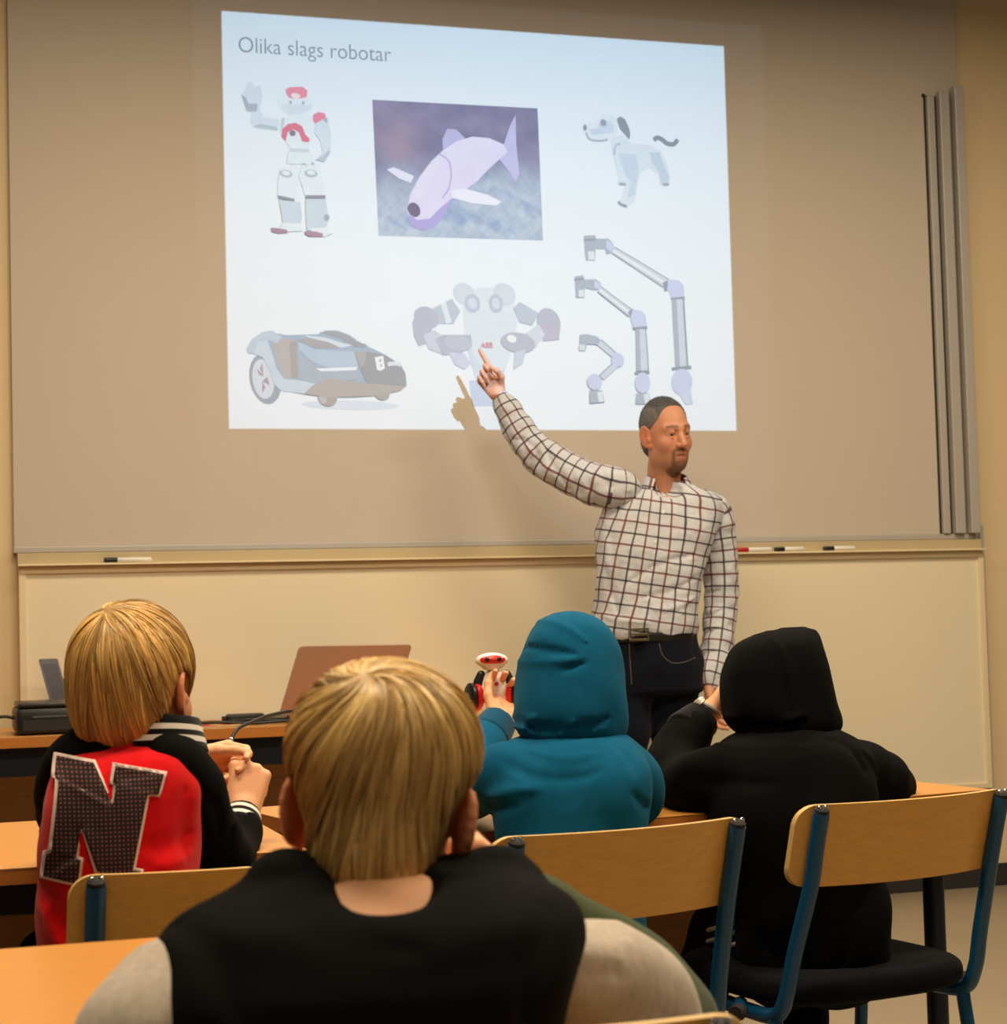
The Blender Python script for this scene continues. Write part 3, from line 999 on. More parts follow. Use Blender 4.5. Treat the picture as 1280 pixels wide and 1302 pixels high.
spots = [(.905, 2.72, -9.5, 'chair with beech back behind the child in the teal hoodie'),
         (1.432, 2.875, -10.5, 'rightmost chair with beech back, under the child in the black hoodie'),
         (.370, 2.585, -3, 'chair with beech back behind the boy in red'),
         (.44, 1.578, 12, 'chair of the nearest boy, only its top edge in view')]
for i, (x, y, rz, lab) in enumerate(spots):
    c = CH if i == 0 else copy_tree(CH)
    c.location = (x, y, 0)
    c.rotation_euler = (0, 0, -math.radians(rz))
    c['label'] = lab


# ------------------------------------------------------------------ people: shared pieces
def skin_mat(name, srgb, var=.10):
    m, nt, b = new_mat(name)
    f = noise(nt, coords(nt), 35, 3)
    c = attr(nt, 'Col', 'Color')
    nt.links.new(mixc(nt, mathn(nt, 'MULTIPLY', f, var), c, lin((206, 120, 92))), b.inputs['Base Color'])
    b.inputs['Roughness'].default_value = .52
    b.inputs['Specular IOR Level'].default_value = .35
    b.inputs['Subsurface Weight'].default_value = .12
    b.inputs['Subsurface Radius'].default_value = (.012, .004, .002)
    b.inputs['Subsurface Scale'].default_value = .4
    bump(nt, b, noise(nt, coords(nt), 420, 2), .12, .0006)
    return m
M_skin = skin_mat('skin', None)

def head_shape(jaw=1.0, ear=0.0, esz=1.0):
    """face towards +y, origin between the ears; adult size"""
    S = Shape()
    S.ell((0, -.012, .030), (.076, .098, .088), k=0)
    S.ell((0, .024, -.025), (.064, .066, .085), k=.03)
    S.ell((0, .034, -.082), (.048 * jaw, .050, .036), k=.03)
    S.ell((0, .068, -.100), (.022, .020, .018), k=.02)
    for s in (-1, 1):
        S.ell((s * .044, .052, -.030), (.022, .024, .022), k=.02)
        S.ell((s * .052, .000, -.070), (.016, .026, .030), k=.025)
        S.cap((s * .046, .066, .020), (s * .014, .085, .019), .010, .010, k=.015)
        S.ell((s * .031, .094, -.001), (.019, .013, .0115), k=.012, mode='s')
    S.chain([(0, .082, .016), (0, .094, -.012), (0, .106, -.034)], [.009, .0095, .0125], k=.012)
    for s in (-1, 1):
        S.ell((s * .013, .095, -.037), (.009, .011, .008), k=.006)
        S.ell((s * .007, .104, -.046), (.004, .005, .004), k=.003, mode='s')
    S.cap((-.018, .080, -.064), (0, .0875, -.061), .006, .0062, k=.006).cap((0, .0875, -.061), (.018, .080, -.064), .0062, .006, k=.006)
    S.cap((-.016, .079, -.076), (0, .0850, -.077), .006, .0070, k=.006).cap((0, .0850, -.077), (.016, .079, -.076), .0070, .006, k=.006)
    S.cap((-.019, .088, -.0695), (0, .098, -.0690), .0028, .003, k=.003, mode='s').cap((0, .098, -.0690), (.019, .088, -.0695), .003, .0028, k=.003, mode='s')
    for s in (-1, 1):          # upper eyelids
        S.cap((s * .044, .070, .002), (s * .031, .0835, .0058), .0058, .0060, k=.005).cap((s * .031, .0835, .0058), (s * .018, .079, .002), .0060, .005, k=.005)
        S.cap((s * .043, .070, -.008), (s * .031, .0805, -.0098), .0045, .0048, k=.005).cap((s * .031, .0805, -.0098), (s * .019, .078, -.008), .0048, .004, k=.005)
    for s in (-1, 1):          # ears
        M = rotm(-s * (22 + 1300 * ear), 0, 0)
        M = M @ np.array([[1, 0, 0], [0, math.cos(.25), -math.sin(.25)], [0, math.sin(.25), math.cos(.25)]])
        S.ell((s * (.081 + ear), -.012, -.004), (.0085, .021 * esz, .035 * esz), M, k=.006)
        ec = np.array((s * (.082 + ear), -.012, -.003))
        rim = [tuple(ec + M @ np.array((0, .0195 * esz * math.cos(math.radians(a)), .0315 * esz * math.sin(math.radians(a))))) for a in range(30, 275, 24)]
        S.chain(rim, [.0052] * len(rim), .003)
        S.ell((s * (.092 + ear), -.006, -.001), (.008, .012, .021), M, k=.006, mode='s')
        S.ell((s * (.081 + ear), .004, -.014), (.006, .006, .010), M, k=.004)
        S.ell((s * (.077 + ear), .002, -.034), (.006, .009, .009), M, k=.006)
    S.chain([(0, -.018, -.055), (0, -.028, -.115), (0, -.040, -.175)], [.056, .054, .060], k=.025)
    return S

def face_cols(base, lip, beard=None, brow=None):
    base, lip = np.array(lin(base)), np.array(lin(lip))
    def fn(V):
        C_ = np.tile(base, (len(V), 1))
        def blend(m, c):
            C_[:] = C_ * (1 - m[:, None]) + np.array(c) * m[:, None]
        x, y, z = V.T
        ear = np.clip((np.abs(x) - .070) / .008, 0, 1) * (np.abs(z) < .05)
        blend(ear * .32, np.array(lin((214, 98, 66))))
        cheek = np.exp(-(((np.abs(x) - .042) / .02) ** 2 + ((z + .032) / .022) ** 2)) * (y > .02)
        blend(cheek * .3, np.array(lin((206, 110, 84))))
        if beard is not None:
            b_ = np.array(lin(beard))
            chin = np.clip(1 - (np.abs(x) - .030) / .008, 0, 1) * np.clip((-.081 - z) / .006, 0, 1) * (y > .03)
            side = np.exp(-(((np.abs(x) - .029) / .007) ** 2)) * np.clip((-.050 - z) / .006, 0, 1) * (z > -.10) * (y > .03)
            tash = np.exp(-((z + .0525) / .0055) ** 2) * (np.abs(x) < .030) * (y > .05)
            m_ = np.clip(np.maximum(np.maximum(chin, side), tash * .85), 0, 1)
            stub = np.clip((-.045 - z) / .03, 0, 1) * (y > -.01) * (z > -.13) * .22
            blend(np.clip(stub, 0, 1), b_)
            blend(m_ * .88, b_)
        lp = (np.exp(-((z + .0625) / .0045) ** 2) + np.exp(-((z + .0765) / .006) ** 2)) * (np.abs(x) < .020) * (y > .06)
        blend(np.clip(lp, 0, 1) * .75, lip)
        mouth = np.exp(-((z + .0693) / .0025) ** 2) * (np.abs(x) < .018) * (y > .06)
        blend(np.clip(mouth, 0, 1) * .8, np.array(lin((70, 26, 22))))
        if brow is not None:
            arch = .0235 + .004 * np.cos((np.abs(x) - .03) / .02) - .003
            bw = np.exp(-((z - arch) / .0042) ** 2) * (np.abs(x) > .012) * (np.abs(x) < .052) * (y > .04)
            blend(np.clip(bw, 0, 1) * .8, np.array(lin(brow)))
            sock_shade = np.exp(-(((np.abs(x) - .031) / .016) ** 2 + ((z - .002) / .010) ** 2)) * (y > .05)  # shadow under the brow, put into the skin colour of the sockets
            blend(sock_shade * .35, np.array(lin((120, 62, 44))))
        return C_
    return fn

def hand(S, wrist, along, thumb, sc=1.0, curl=((20, 25, 15),) * 4, thumb_dir=(.62, .62, -.35), thumb_bend=25, spread=.10):
    """adds a five-fingered hand to a Shape. along: wrist to knuckles, thumb: towards the thumb side"""
    x = np.array(along, float); x /= np.linalg.norm(x)
    y = np.array(thumb, float); y -= x * (y @ x); y /= np.linalg.norm(y)
    z = np.cross(x, y)
    if getattr(hand, 'left', False): z = -z
    W = lambda p: np.array(wrist) + sc * (p[0] * x + p[1] * y + p[2] * z)
    ys = (.030, .010, -.010, -.028)
    kx = (.088, .092, .087, .078)
    for yy, kk in zip(ys, kx):
        S.cap(W((.006, yy * .55, 0)), W((kk, yy, .002)), .0145 * sc, .0115 * sc, k=.010 * sc)
    S.ell(W((.035, .022, -.010)), np.array((.032, .018, .014)) * sc, np.stack([x, y, z], 1), k=.012 * sc)
    S.cap(W((-.045, 0, 0)), W((.012, 0, 0)), .024 * sc, .023 * sc, k=.012 * sc)
    Ls = ((.042, .026, .020), (.046, .030, .021), (.042, .028, .021), (.034, .021, .018))
    for i in range(4):
        p = np.array((kx[i], ys[i], .002)); a = 0
        lat = spread * (1.5 - i) / 1.5
        r = (.0098, .0088, .0078, .0066) if i < 3 else (.0086, .0077, .0068, .0058)
        for j in range(3):
            a += math.radians(curl[i][j])
            q = p + Ls[i][j] * np.array((math.cos(a) * math.cos(lat), math.sin(lat), -math.sin(a)))
            S.cap(W(p), W(q), r[j] * sc, r[j + 1] * sc, k=.0035 * sc)
            p = q
    d = np.array(thumb_dir, float); d /= np.linalg.norm(d)
    p = np.array((.022, .026, -.008))
    for L, ra, rb in ((.042, .0135, .0110), (.032, .0108, .0096), (.026, .0095, .0075)):
        q = p + L * d
        S.cap(W(p), W(q), ra * sc, rb * sc, k=.006 * sc)
        p = q
        b_ = math.radians(thumb_bend)
        d = np.array((d[0] * math.cos(b_) + .55 * math.sin(b_), d[1] * math.cos(b_) - .75 * math.sin(b_), d[2] * math.cos(b_) - .2 * math.sin(b_)))
        d /= np.linalg.norm(d)
    return S

def join_body(name, pieces, parent, base):
    """pieces: (V, Q, colours or None) joined into the person's single body mesh"""
    Vs, Qs, Cs, n = [], [], [], 0
    for V, Q, C_ in pieces:
        Vs.append(V); Qs.append(Q + n); n += len(V)
        Cs.append(np.tile(np.array(lin(base)), (len(V), 1)) if C_ is None else C_)
    return mesh_obj(name, np.concatenate(Vs), np.concatenate(Qs), M_skin, parent, True, cols={'Col': np.concatenate(Cs)})

def piece(shape, h, it=1, T=None, col=None):
    V, Q = shape.mesh(h)
    V = relax(V, Q, it)
    C_ = col(V) if col else None
    if T is not None: V = V @ T[0].T + T[1]
    return V, Q, C_

def hair_mat(name, dark, light, rough=.42, tone=None):
    m, nt, b = new_mat(name)
    f = attr(nt, 'tone')
    nt.links.new(mixc(nt, f, lin(dark), lin(light)), b.inputs['Base Color'])
    b.inputs['Roughness'].default_value = rough
    b.inputs['Specular IOR Level'].default_value = .35
    b.inputs['Anisotropic'].default_value = .4
    return m

def strands(shape, whorl, n, lens, hl, T, mat, parent, seed=1, width=.0016, swirl=.5, clumps=150, lift=.003, th0=(0.02, 2.3), center=(0, -.012, .02), seg=9, gather=.6, tip=.004, name='hair_strands'):
    """ribbons laid over a hair volume, radiating from the crown whorl. hl(x, y) -> lowest z of the hair in direction"""
    r = np.random.default_rng(seed)
    w_ = np.array(whorl, float); w_ /= np.linalg.norm(w_)
    a = np.cross(w_, (1, 0, 0)); a /= np.linalg.norm(a)
    b = np.cross(w_, a)
    c = np.array(center)
    ph = r.uniform(0, 2 * np.pi, n)
    u = r.uniform(0, 1, n)
    th = np.arccos(np.cos(th0[0]) + u * (np.cos(th0[1]) - np.cos(th0[0])))
    nw = n // 7
    th[:nw] = r.uniform(0.0, .55, nw)
    L = r.uniform(*lens, n)
    pc = r.uniform(0, 2 * np.pi, clumps); ti = r.uniform(th0[0], th0[1], clumps); ct = np.clip(r.normal(.5, .24, clumps), 0, 1)
    # nearest clump in (azimuth, angle)
    d_ = np.abs((ph[:, None] - pc[None] + np.pi) % (2 * np.pi) - np.pi) * np.sin(th)[:, None] + .35 * np.abs(th[:, None] - ti[None])
    ci = d_.argmin(1)
    dph = (pc[ci] - ph + np.pi) % (2 * np.pi) - np.pi
    K = 26
    t = np.linspace(0, 1, K)
    R0 = .105
    TH = th[:, None] + (L / R0)[:, None] * t[None]
    PH = ph[:, None] + dph[:, None] * gather * t[None] ** .8 + swirl * np.exp(-TH * 1.6)
    D = np.cos(TH)[..., None] * w_ + np.sin(TH)[..., None] * (np.cos(PH)[..., None] * a + np.sin(PH)[..., None] * b)
    lo = np.zeros(D.shape[:2]) + .03; hi = np.zeros(D.shape[:2]) + .22
    for _ in range(13):
        mid = (lo + hi) / 2
        v = shape.eval(c + D * mid[..., None])
        lo = np.where(v < 0, mid, lo); hi = np.where(v < 0, hi, mid)
    off = lift * (r.uniform(.1, 1.0, n)[:, None]) * np.sin(np.pi * np.clip(t[None] * .75 + .04, 0, 1)) + tip * r.uniform(0, 1, n)[:, None] * t[None] ** 3 - .001
    Pn = c + D * (lo + off)[..., None]
    ok = Pn[..., 2] > hl(Pn[..., 0], Pn[..., 1]) + r.normal(0, .004, n)[:, None]
    first = np.where(ok.all(1), K - 1, np.argmin(ok, 1))
    keep = (first > 4) & ok[:, 0]
    Pn, D, first, ci, th = Pn[keep], D[keep], first[keep], ci[keep], th[keep]
    m = len(Pn)
    tt = np.linspace(0, 1, seg)[None] * first[:, None]
    i0 = np.clip(tt.astype(int), 0, K - 2); fr = (tt - i0)[..., None]
    ar = np.arange(m)[:, None]
    X = Pn[ar, i0] * (1 - fr) + Pn[ar, i0 + 1] * fr
    N = D[ar, i0]
    tg = np.gradient(X, axis=1)
    side = np.cross(tg, N); side /= np.linalg.norm(side, axis=-1, keepdims=True) + 1e-9
    tw = r.normal(0, .35, m)[:, None, None]
    side = side * np.cos(tw) + N * np.sin(tw)
    wd = width * r.uniform(.6, 1.3, m)[:, None] * (1 - .8 * np.linspace(0, 1, seg)[None] ** 3) * (.75 + .25 * np.clip(np.linspace(0, 1, seg)[None] * 5, 0, 1))
    A, B = X + side * wd[..., None] / 2, X - side * wd[..., None] / 2
    V = np.stack([A, B], 2).reshape(-1, 3)
    base = (np.arange(m) * seg * 2)[:, None] + (np.arange(seg - 1) * 2)[None]
    Q = np.stack([base, base + 1, base + 3, base + 2], -1).reshape(-1, 4)
    tone = np.clip(ct[ci][:, None] * .7 + r.normal(.15, .13, m)[:, None] + .14 * np.sin(np.pi * np.linspace(0, 1, seg))[None], 0, 1)
    tone = np.repeat(tone[..., None], 2, 2).reshape(-1)
    V = V @ T[0].T + T[1]
    o = mesh_obj(name, V, Q, mat, parent, True, {'tone': tone})
    o['kind'] = 'stuff'
    return o

def shoes_legs(parent, hips, knees, ankles, heading, M_tr, M_shoe, rt=.068, rk=.052, ra=.042, h=.009, sc=1.0, pel=None, wr=.004, waist=None, wyaw=0):
    S = Shape()
    if waist: S.loft(waist, wyaw, 0, 2.4)
    for hp, kn, an in zip(hips, knees, ankles):
        hp, kn, an = (np.array(q) for q in (hp, kn, an))
        S.chain([hp, (hp + kn) / 2, kn, (kn * .5 + an * .5), an + np.array((0, 0, .02))], [rt, rt * .93, rk, rk * .92, ra], k=.02)
    hm = (np.array(hips[0]) + np.array(hips[1])) / 2
    S.ell(hm + np.array((0, 0, .015)), pel or (.125 * sc, .10 * sc, .09 * sc), rotm(heading), k=.04)
    S.wrinkle(wr, 34, 5)
    shoes_legs.S = S
    o = sdf_obj('trousers', S, h, M_tr, parent, 1)
    f = rotm(heading)[:, 1]
    for an in ankles:
        an = np.array(an)
        F_ = Shape()
        F_.chain([an + np.array((0, 0, -.01)), an - f * .03 * sc + np.array((0, 0, .035 - an[2] + 0)), ], [.036 * sc, .034 * sc], k=.02)
        g = np.array((an[0], an[1], 0))
        F_.chain([g - f * .035 * sc + (0, 0, .038), g + f * .06 * sc + (0, 0, .036), g + f * .125 * sc + (0, 0, .030)], [.036 * sc, .038 * sc, .030 * sc], k=.03)
        F_._add(lambda p: .004 - p[..., 2], [-99] * 3, [99] * 3, 0, 'i')
        sh = sdf_obj('shoe', F_, .006, M_shoe, parent, 1)
        so = Shape()
        so.chain([g - f * .035 * sc + (0, 0, .010), g + f * .125 * sc + (0, 0, .010)], [.038 * sc, .036 * sc], k=0)
        so._add(lambda p: np.abs(p[..., 2] - .009) - .009, [-99] * 3, [99] * 3, 0, 'i')
        sdf_obj('sole', so, .006, M_penw, sh, 0)
    return o


# ------------------------------------------------------------------ the teacher
def check_shirt():
    m, nt, b = new_mat('checked_shirt')
    u, v = attr(nt, 'u'), attr(nt, 'v')
    wob = noise(nt, coords(nt), 9, 2)
    u = mathn(nt, 'ADD', u, mathn(nt, 'MULTIPLY', wob, .008))
    v = mathn(nt, 'ADD', v, mathn(nt, 'MULTIPLY', noise(nt, coords(nt, (1.3, 1, 1)), 8, 2), .010))
    P_ = .0405
    def lines(c, w_):
        return mathn(nt, 'LESS_THAN', mathn(nt, 'FRACT', mathn(nt, 'DIVIDE', c, P_)), w_)
    def odd(c):
        return mathn(nt, 'GREATER_THAN', mathn(nt, 'FRACT', mathn(nt, 'DIVIDE', c, 2 * P_)), .5)
    navy, red = lin((38, 30, 44)), lin((104, 34, 38))
    f = noise(nt, coords(nt), 90, 3)
    c = mixc(nt, f, lin((186, 186, 192)), lin((212, 211, 215)))
    c = mixc(nt, mathn(nt, 'MULTIPLY', lines(v, .15), .86), c, mixc(nt, odd(v), navy, red))
    c = mixc(nt, mathn(nt, 'MULTIPLY', lines(u, .15), .86), c, mixc(nt, odd(u), red, navy))
    nt.links.new(c, b.inputs['Base Color'])
    b.inputs['Roughness'].default_value = .85
    b.inputs['Specular IOR Level'].default_value = .2
    p = bump(nt, b, noise(nt, coords(nt, (1, 1, 1.6)), 22, 3, .5), .45, .012)
    bump(nt, b, noise(nt, coords(nt), 1200, 1), .2, .0004, p)
    return m
M_shirt = check_shirt()
M_jeans = cloth('dark_jeans', lin((20, 22, 32)), weave=1400, fold=.25, fscale=18, sheen=.05)
M_leather = plain('black_leather', (20, 17, 16), .4)
T_ = thing('person', (2.40, 5.97, 0), 'man in checked shirt and dark jeans pointing at the slide', 'person')
TYAW = 205.0
# face and head
HT = (rotm(170, -3, 4) @ np.diag((.93, 1.0, 1.06)), np.array((2.4532, 5.9500, 1.6957)))
H = head_shape(.98)
sk = (202, 140, 106)
pieces = [piece(H, .0026, 1, HT, face_cols(sk, (176, 86, 74), (92, 64, 42), (58, 38, 28)))]
# arms and hands (skin), torso under the clothes
B_ = Shape()
B_.loft([(2.4517, 5.9700, 1.4902, 0.0537, 0.0450), (2.4373, 5.9650, 1.4228, 0.1406, 0.0650), (2.4066, 5.9700, 1.3028, 0.1538, 0.0850), (2.3621, 5.9700, 1.0370, 0.1331, 0.0850), (2.3783, 5.9700, 0.8772, 0.1397, 0.0800)], 22, .02)
B_.chain([(2.2330, 5.9800, 1.5135), (2.0439, 6.1100, 1.6317), (1.9533, 6.2000, 1.8307)], [.045, .038, .028], .02)
B_.chain([(2.6123, 5.9700, 1.4215), (2.6427, 5.9700, 1.1156), (2.5678, 5.9000, 0.8511)], [.045, .038, .028], .02)
B_.chain([(2.2924, 5.9700, 0.9066), (2.2546, 5.9700, 0.5133), (2.2401, 5.9900, 0.0805)], [.07, .05, .035], .02)
B_.chain([(2.4580, 5.9700, 0.9010), (2.4648, 5.9700, 0.5024), (2.4756, 5.9900, 0.0635)], [.07, .05, .035], .02)
pieces.append(piece(B_, .012))
Hd = Shape()
hand.left = False
hand(Hd, (1.9388, 6.2150, 1.8597), np.array((1.8877, 6.2450, 1.9562)) - np.array((1.9388, 6.2150, 1.8597)), (.75, -.1, .55), .96,
     ((2, 4, 3), (72, 85, 45), (80, 88, 45), (82, 88, 45)), (.45, .30, -.80), 40, .02)
pieces.append(piece(Hd, .0024, 1))
hand.left = False
Hd = Shape()
hand(Hd, (2.5602, 5.8900, 0.8410), (-.02, -.10, -1), (-.75, -.65, 0), .96, ((22, 28, 18), (26, 32, 20), (30, 34, 20), (34, 34, 20)), (.75, .4, -.3), 15, .06)
pieces.append(piece(Hd, .003, 1))
join_body('body', pieces, T_, sk)
# eyes
m, nt, b = new_mat('eye')
ir = attr(nt, 'iris')
nt.links.new(mixc(nt, mathn(nt, 'GREATER_THAN', ir, .80), lin((176, 156, 144)), mixc(nt, mathn(nt, 'GREATER_THAN', ir, .955), lin((40, 44, 48)), (.005, .005, .005))), b.inputs['Base Color'])  # sclera colour darkened to carry the shadow of the deep-set eyes
b.inputs['Roughness'].default_value = .15
def eyes(T, parent, look=(.1, 1, -.03)):
    lk = np.array(look) / np.linalg.norm(look)
    for s in (-1, 1):
        E_ = Shape().ell((s * .031, .0735, -.0005), (.0122,) * 3, k=0)
        sdf_obj('eye', E_, .0022, m, parent, 0, {'iris': lambda V, s=s: ((V - np.array((s * .031, .0735, -.0005))) / .0122) @ lk}, T=T)
eyes(HT, T_)
# short greying hair, receding at the temples
HS = Shape()
HS.ell((0, -.016, .034), (.0805, .1015, .0915), k=0)
HS.ell((0, -.055, -.02), (.066, .052, .06), k=.02)
def cut_face(p):
    x, y, z = p[..., 0], p[..., 1], p[..., 2]
    front = y - (.058 - .55 * np.abs(np.abs(x) - .0) * .35) - .10 * np.clip(z - .085, -1, 1) + np.clip(.05 - z, 0, .06) * .85
    ear = np.sqrt((y + .008) ** 2 + (z + .006) ** 2) - .030
    neck = z + .075 + .25 * (y + .06)
    return np.maximum(front, np.maximum(-ear * 1.0, -neck))
HS._add(cut_face, [-99] * 3, [99] * 3, .004, 'i')
HS.wrinkle(.0008, 300, 3)
M_hairT = hair_mat('short_grey_brown_hair', (52, 48, 46), (132, 126, 120), .65)
sdf_obj('hair', HS, .0026, M_hairT, T_, 1, {'tone': lambda V: np.clip(.30 + .30 * (np.abs(V[:, 0]) > .06) - .15 * (V[:, 2] > .09), 0, 1)}, T=HT)
strands(HS, (0, -.5, .86), 2600, (.010, .022), lambda x, y: -.07 + .25 * np.clip(y + .06, 0, .1) + np.where(y > .0, .35 * y, 0), HT, M_hairT, T_, 3, .0012, .6, 300, .002, (0.0, 2.2), seg=4, gather=.2, tip=.003)
# shirt: body and sleeves
def uv_torso(c, yaw, rad, tilt=.0):
    M = rotm(yaw)
    def u(V):
        q = (V - np.array(c)) @ M
        return rad * np.arctan2(q[:, 0], np.abs(q[:, 1]) + .05) * .88 + tilt * q[:, 2] + 1.0
    def v(V):
        q = (V - np.array(c)) @ M
        return V[:, 2] + .17 * q[:, 0] + 1.0
    return {'u': u, 'v': v}
def uv_tube(pts, rad, ref=(0, -1, 0), off=0.0):
    pts = np.array(spline([tuple(p) for p in pts], 8))
    sl = np.concatenate([[0], np.cumsum(np.linalg.norm(np.diff(pts, axis=0), axis=1))])
    def both(V):
        best = np.full(len(V), 1e9); U = np.zeros(len(V)); W_ = np.zeros(len(V))
        for i in range(len(pts) - 1):
            ab = pts[i + 1] - pts[i]; L = np.linalg.norm(ab); d = ab / L
            t = np.clip((V - pts[i]) @ d, 0 if i else -.2, L if i < len(pts) - 2 else L + .2)
            q = V - pts[i] - t[:, None] * d
            dist = np.linalg.norm(q, axis=1)
            r_ = np.array(ref) - d * (np.array(ref) @ d); r_ /= np.linalg.norm(r_)
            s_ = np.cross(d, r_)
            m_ = dist < best
            best[m_] = dist[m_]
            U[m_] = np.arctan2(q[m_] @ s_, q[m_] @ r_) * rad
            W_[m_] = sl[i] + t[m_]
        return U + 1.0 + off, W_ + 1.0
    return {'u': lambda V: both(V)[0], 'v': lambda V: both(V)[1]}
Sh = Shape()
trow = [(2.4631, 5.9800, 1.5366, 0.0538, 0.0500), (2.4576, 5.9750, 1.5201, 0.0994, 0.0720), (2.4467, 5.9650, 1.4899, 0.1555, 0.0900), (2.4352, 5.9650, 1.4470, 0.1942, 0.1050), (2.4187, 5.9650, 1.3828, 0.2074, 0.1180), (2.3974, 5.9650, 1.3028, 0.1923, 0.1220),
        (2.3814, 5.9650, 1.2096, 0.1800, 0.1180), (2.3670, 5.9650, 1.1167, 0.1771, 0.1180), (2.3579, 5.9650, 1.0584, 0.1809, 0.1240), (2.3583, 5.9650, 1.0265, 0.1742, 0.1220), (2.3619, 5.9650, 1.0052, 0.1623, 0.1160)]
Sh.loft(trow, 22, 0, 2.4)
Sh.ell((2.2547, 5.9850, 1.5138), (.06, .06, .055), k=.04)
Sh.ell((2.6135, 5.9650, 1.4347), (.055, .06, .06), k=.04)
for a_, w_, am in (([(2.4852, 5.8000, 1.2818), (2.3857, 5.8000, 1.2573), (2.2721, 5.8000, 1.1945)], .012, -.007), ([(2.4910, 5.8000, 1.2032), (2.4049, 5.8000, 1.1606), (2.3037, 5.8000, 1.1420)], .013, -.007),
                   ([(2.4887, 5.8000, 1.1379), (2.4144, 5.8000, 1.1083), (2.3386, 5.8000, 1.1024)], .010, .006), ([(2.1513, 5.8000, 1.2998), (2.2176, 5.8000, 1.2214), (2.2412, 5.8000, 1.0918)], .013, -.006),
                   ([(2.1329, 5.8000, 1.1459), (2.2132, 5.8000, 1.0797), (2.3233, 5.8000, 1.0587)], .010, .006), ([(2.1828, 5.8000, 1.4285), (2.2209, 5.8000, 1.3247), (2.2039, 5.8000, 1.2216)], .013, .005),
                   ([(2.3922, 5.8000, 1.4529), (2.3534, 5.8000, 1.2968), (2.3012, 5.8000, 1.0645)], .005, .003), ([(2.4893, 5.8000, 1.3210), (2.4688, 5.8000, 1.2167), (2.4418, 5.8000, 1.0869)], .010, .005)):
    Sh.fold(a_, w_, am, 5.95)
Sh.ell((2.4321, 5.8850, 1.5190), (.050, .075, .042), k=.012, mode='s')
Sh.wrinkle(.0032, 40, 11)
sb_ = sdf_obj('shirt', Sh, .006, M_shirt, T_, 1, uv_torso((2.3974, 5.9650, 1.3028), 22, .19, -.16))
# raised arm
ra = [(2.2993, 5.9750, 1.5128), (2.2351, 5.9850, 1.5219), (2.1464, 6.0500, 1.5673), (2.0610, 6.1100, 1.6317), (2.0059, 6.1600, 1.7176), (1.9565, 6.2100, 1.8319)]
Sl = Shape().chain(ra, [.062, .066, .063, .060, .050, .040], .02, 4)
for a_ in ([(2.0535, 6.0000, 1.6807), (2.0652, 6.0000, 1.6009), (2.1188, 6.0000, 1.5156)], [(1.9763, 6.0000, 1.7123), (2.0244, 6.0000, 1.6407), (2.0053, 6.0000, 1.5585)], [(1.9214, 6.0000, 1.7332), (1.9483, 6.0000, 1.7016), (1.9868, 6.0000, 1.6911)], [(2.1858, 6.0000, 1.5847), (2.1673, 6.0000, 1.5340), (2.1936, 6.0000, 1.4671)]):
    Sl.fold(a_, .010, -.007, 6.14)
Sl.wrinkle(.003, 46, 4)
sdf_obj('sleeve', Sl, .005, M_shirt, T_, 1, uv_tube(ra, .052))
Sl = Shape().chain([ra[-1], tuple(np.array(ra[-1]) * 1.35 - np.array(ra[-2]) * .35)], [.0385, .0395], 0)
# hanging arm
la = [(2.5848, 5.9650, 1.4484), (2.6273, 5.9650, 1.4075), (2.6450, 5.9650, 1.2450), (2.6376, 5.9600, 1.0968), (2.6051, 5.9300, 0.9636), (2.5658, 5.8950, 0.8566)]
Sl = Shape().chain(la, [.058, .060, .056, .052, .047, .040], .02, 4)
for a_ in ([(2.5153, 5.8000, 1.1687), (2.5573, 5.8000, 1.1495), (2.6148, 5.8000, 1.1614)], [(2.5128, 5.8000, 1.0982), (2.5630, 5.8000, 1.0708), (2.6182, 5.8000, 1.0956)], [(2.4993, 5.8000, 1.0332), (2.5410, 5.8000, 1.0112), (2.5987, 5.8000, 1.0305)], [(2.4942, 5.8000, 0.9682), (2.5301, 5.8000, 0.9411), (2.5790, 5.8000, 0.9578)], [(2.5007, 5.8000, 1.3208), (2.5282, 5.8000, 1.2942), (2.6004, 5.8000, 1.3195)]):
    Sl.fold(a_, .009, -.007, 5.96)
Sl.wrinkle(.003, 46, 6)
sdf_obj('sleeve', Sl, .005, M_shirt, T_, 1, uv_tube(la, .052))
# collar: open shirt collar with dark red lining
M_lining = cloth('collar_lining', lin((98, 26, 28)), fold=.05)
def collar_strip(name, pts, hgt, mat, thick=.003, lean=.0):
    """standing strip of cloth through points, height vectors given per point"""
    n_ = len(pts); v, f = [], []
    cen = np.mean([p for p in pts], 0)
    for p, hv in zip(pts, hgt):
        p, hv = np.array(p), np.array(hv)
        o_ = p - cen; o_[2] = 0; o_ /= np.linalg.norm(o_) + 1e-9
        for k in (0, .5, 1):
            v.append(tuple(p + hv * k + o_ * thick / 2)); v.append(tuple(p + hv * k - o_ * thick / 2))
    for i in range(n_ - 1):
        for k in (0, 2):
            a = i * 6 + k
            f += [(a, a + 6, a + 8, a + 2), (a + 1, a + 3, a + 9, a + 7)]
        a = i * 6
        f += [(a + 4, a + 10, a + 11, a + 5), (a, a + 1, a + 7, a + 6)]
    f += [(0, 2, 3, 1), (2, 4, 5, 3)]
    a = (n_ - 1) * 6
    f += [(a, a + 1, a + 3, a + 2), (a + 2, a + 3, a + 5, a + 4)]
    return f, v
nc = np.array((2.4571, 5.9650, 1.5409))
Mh = rotm(192)
pts, hg, pts2, hg2 = [], [], [], []
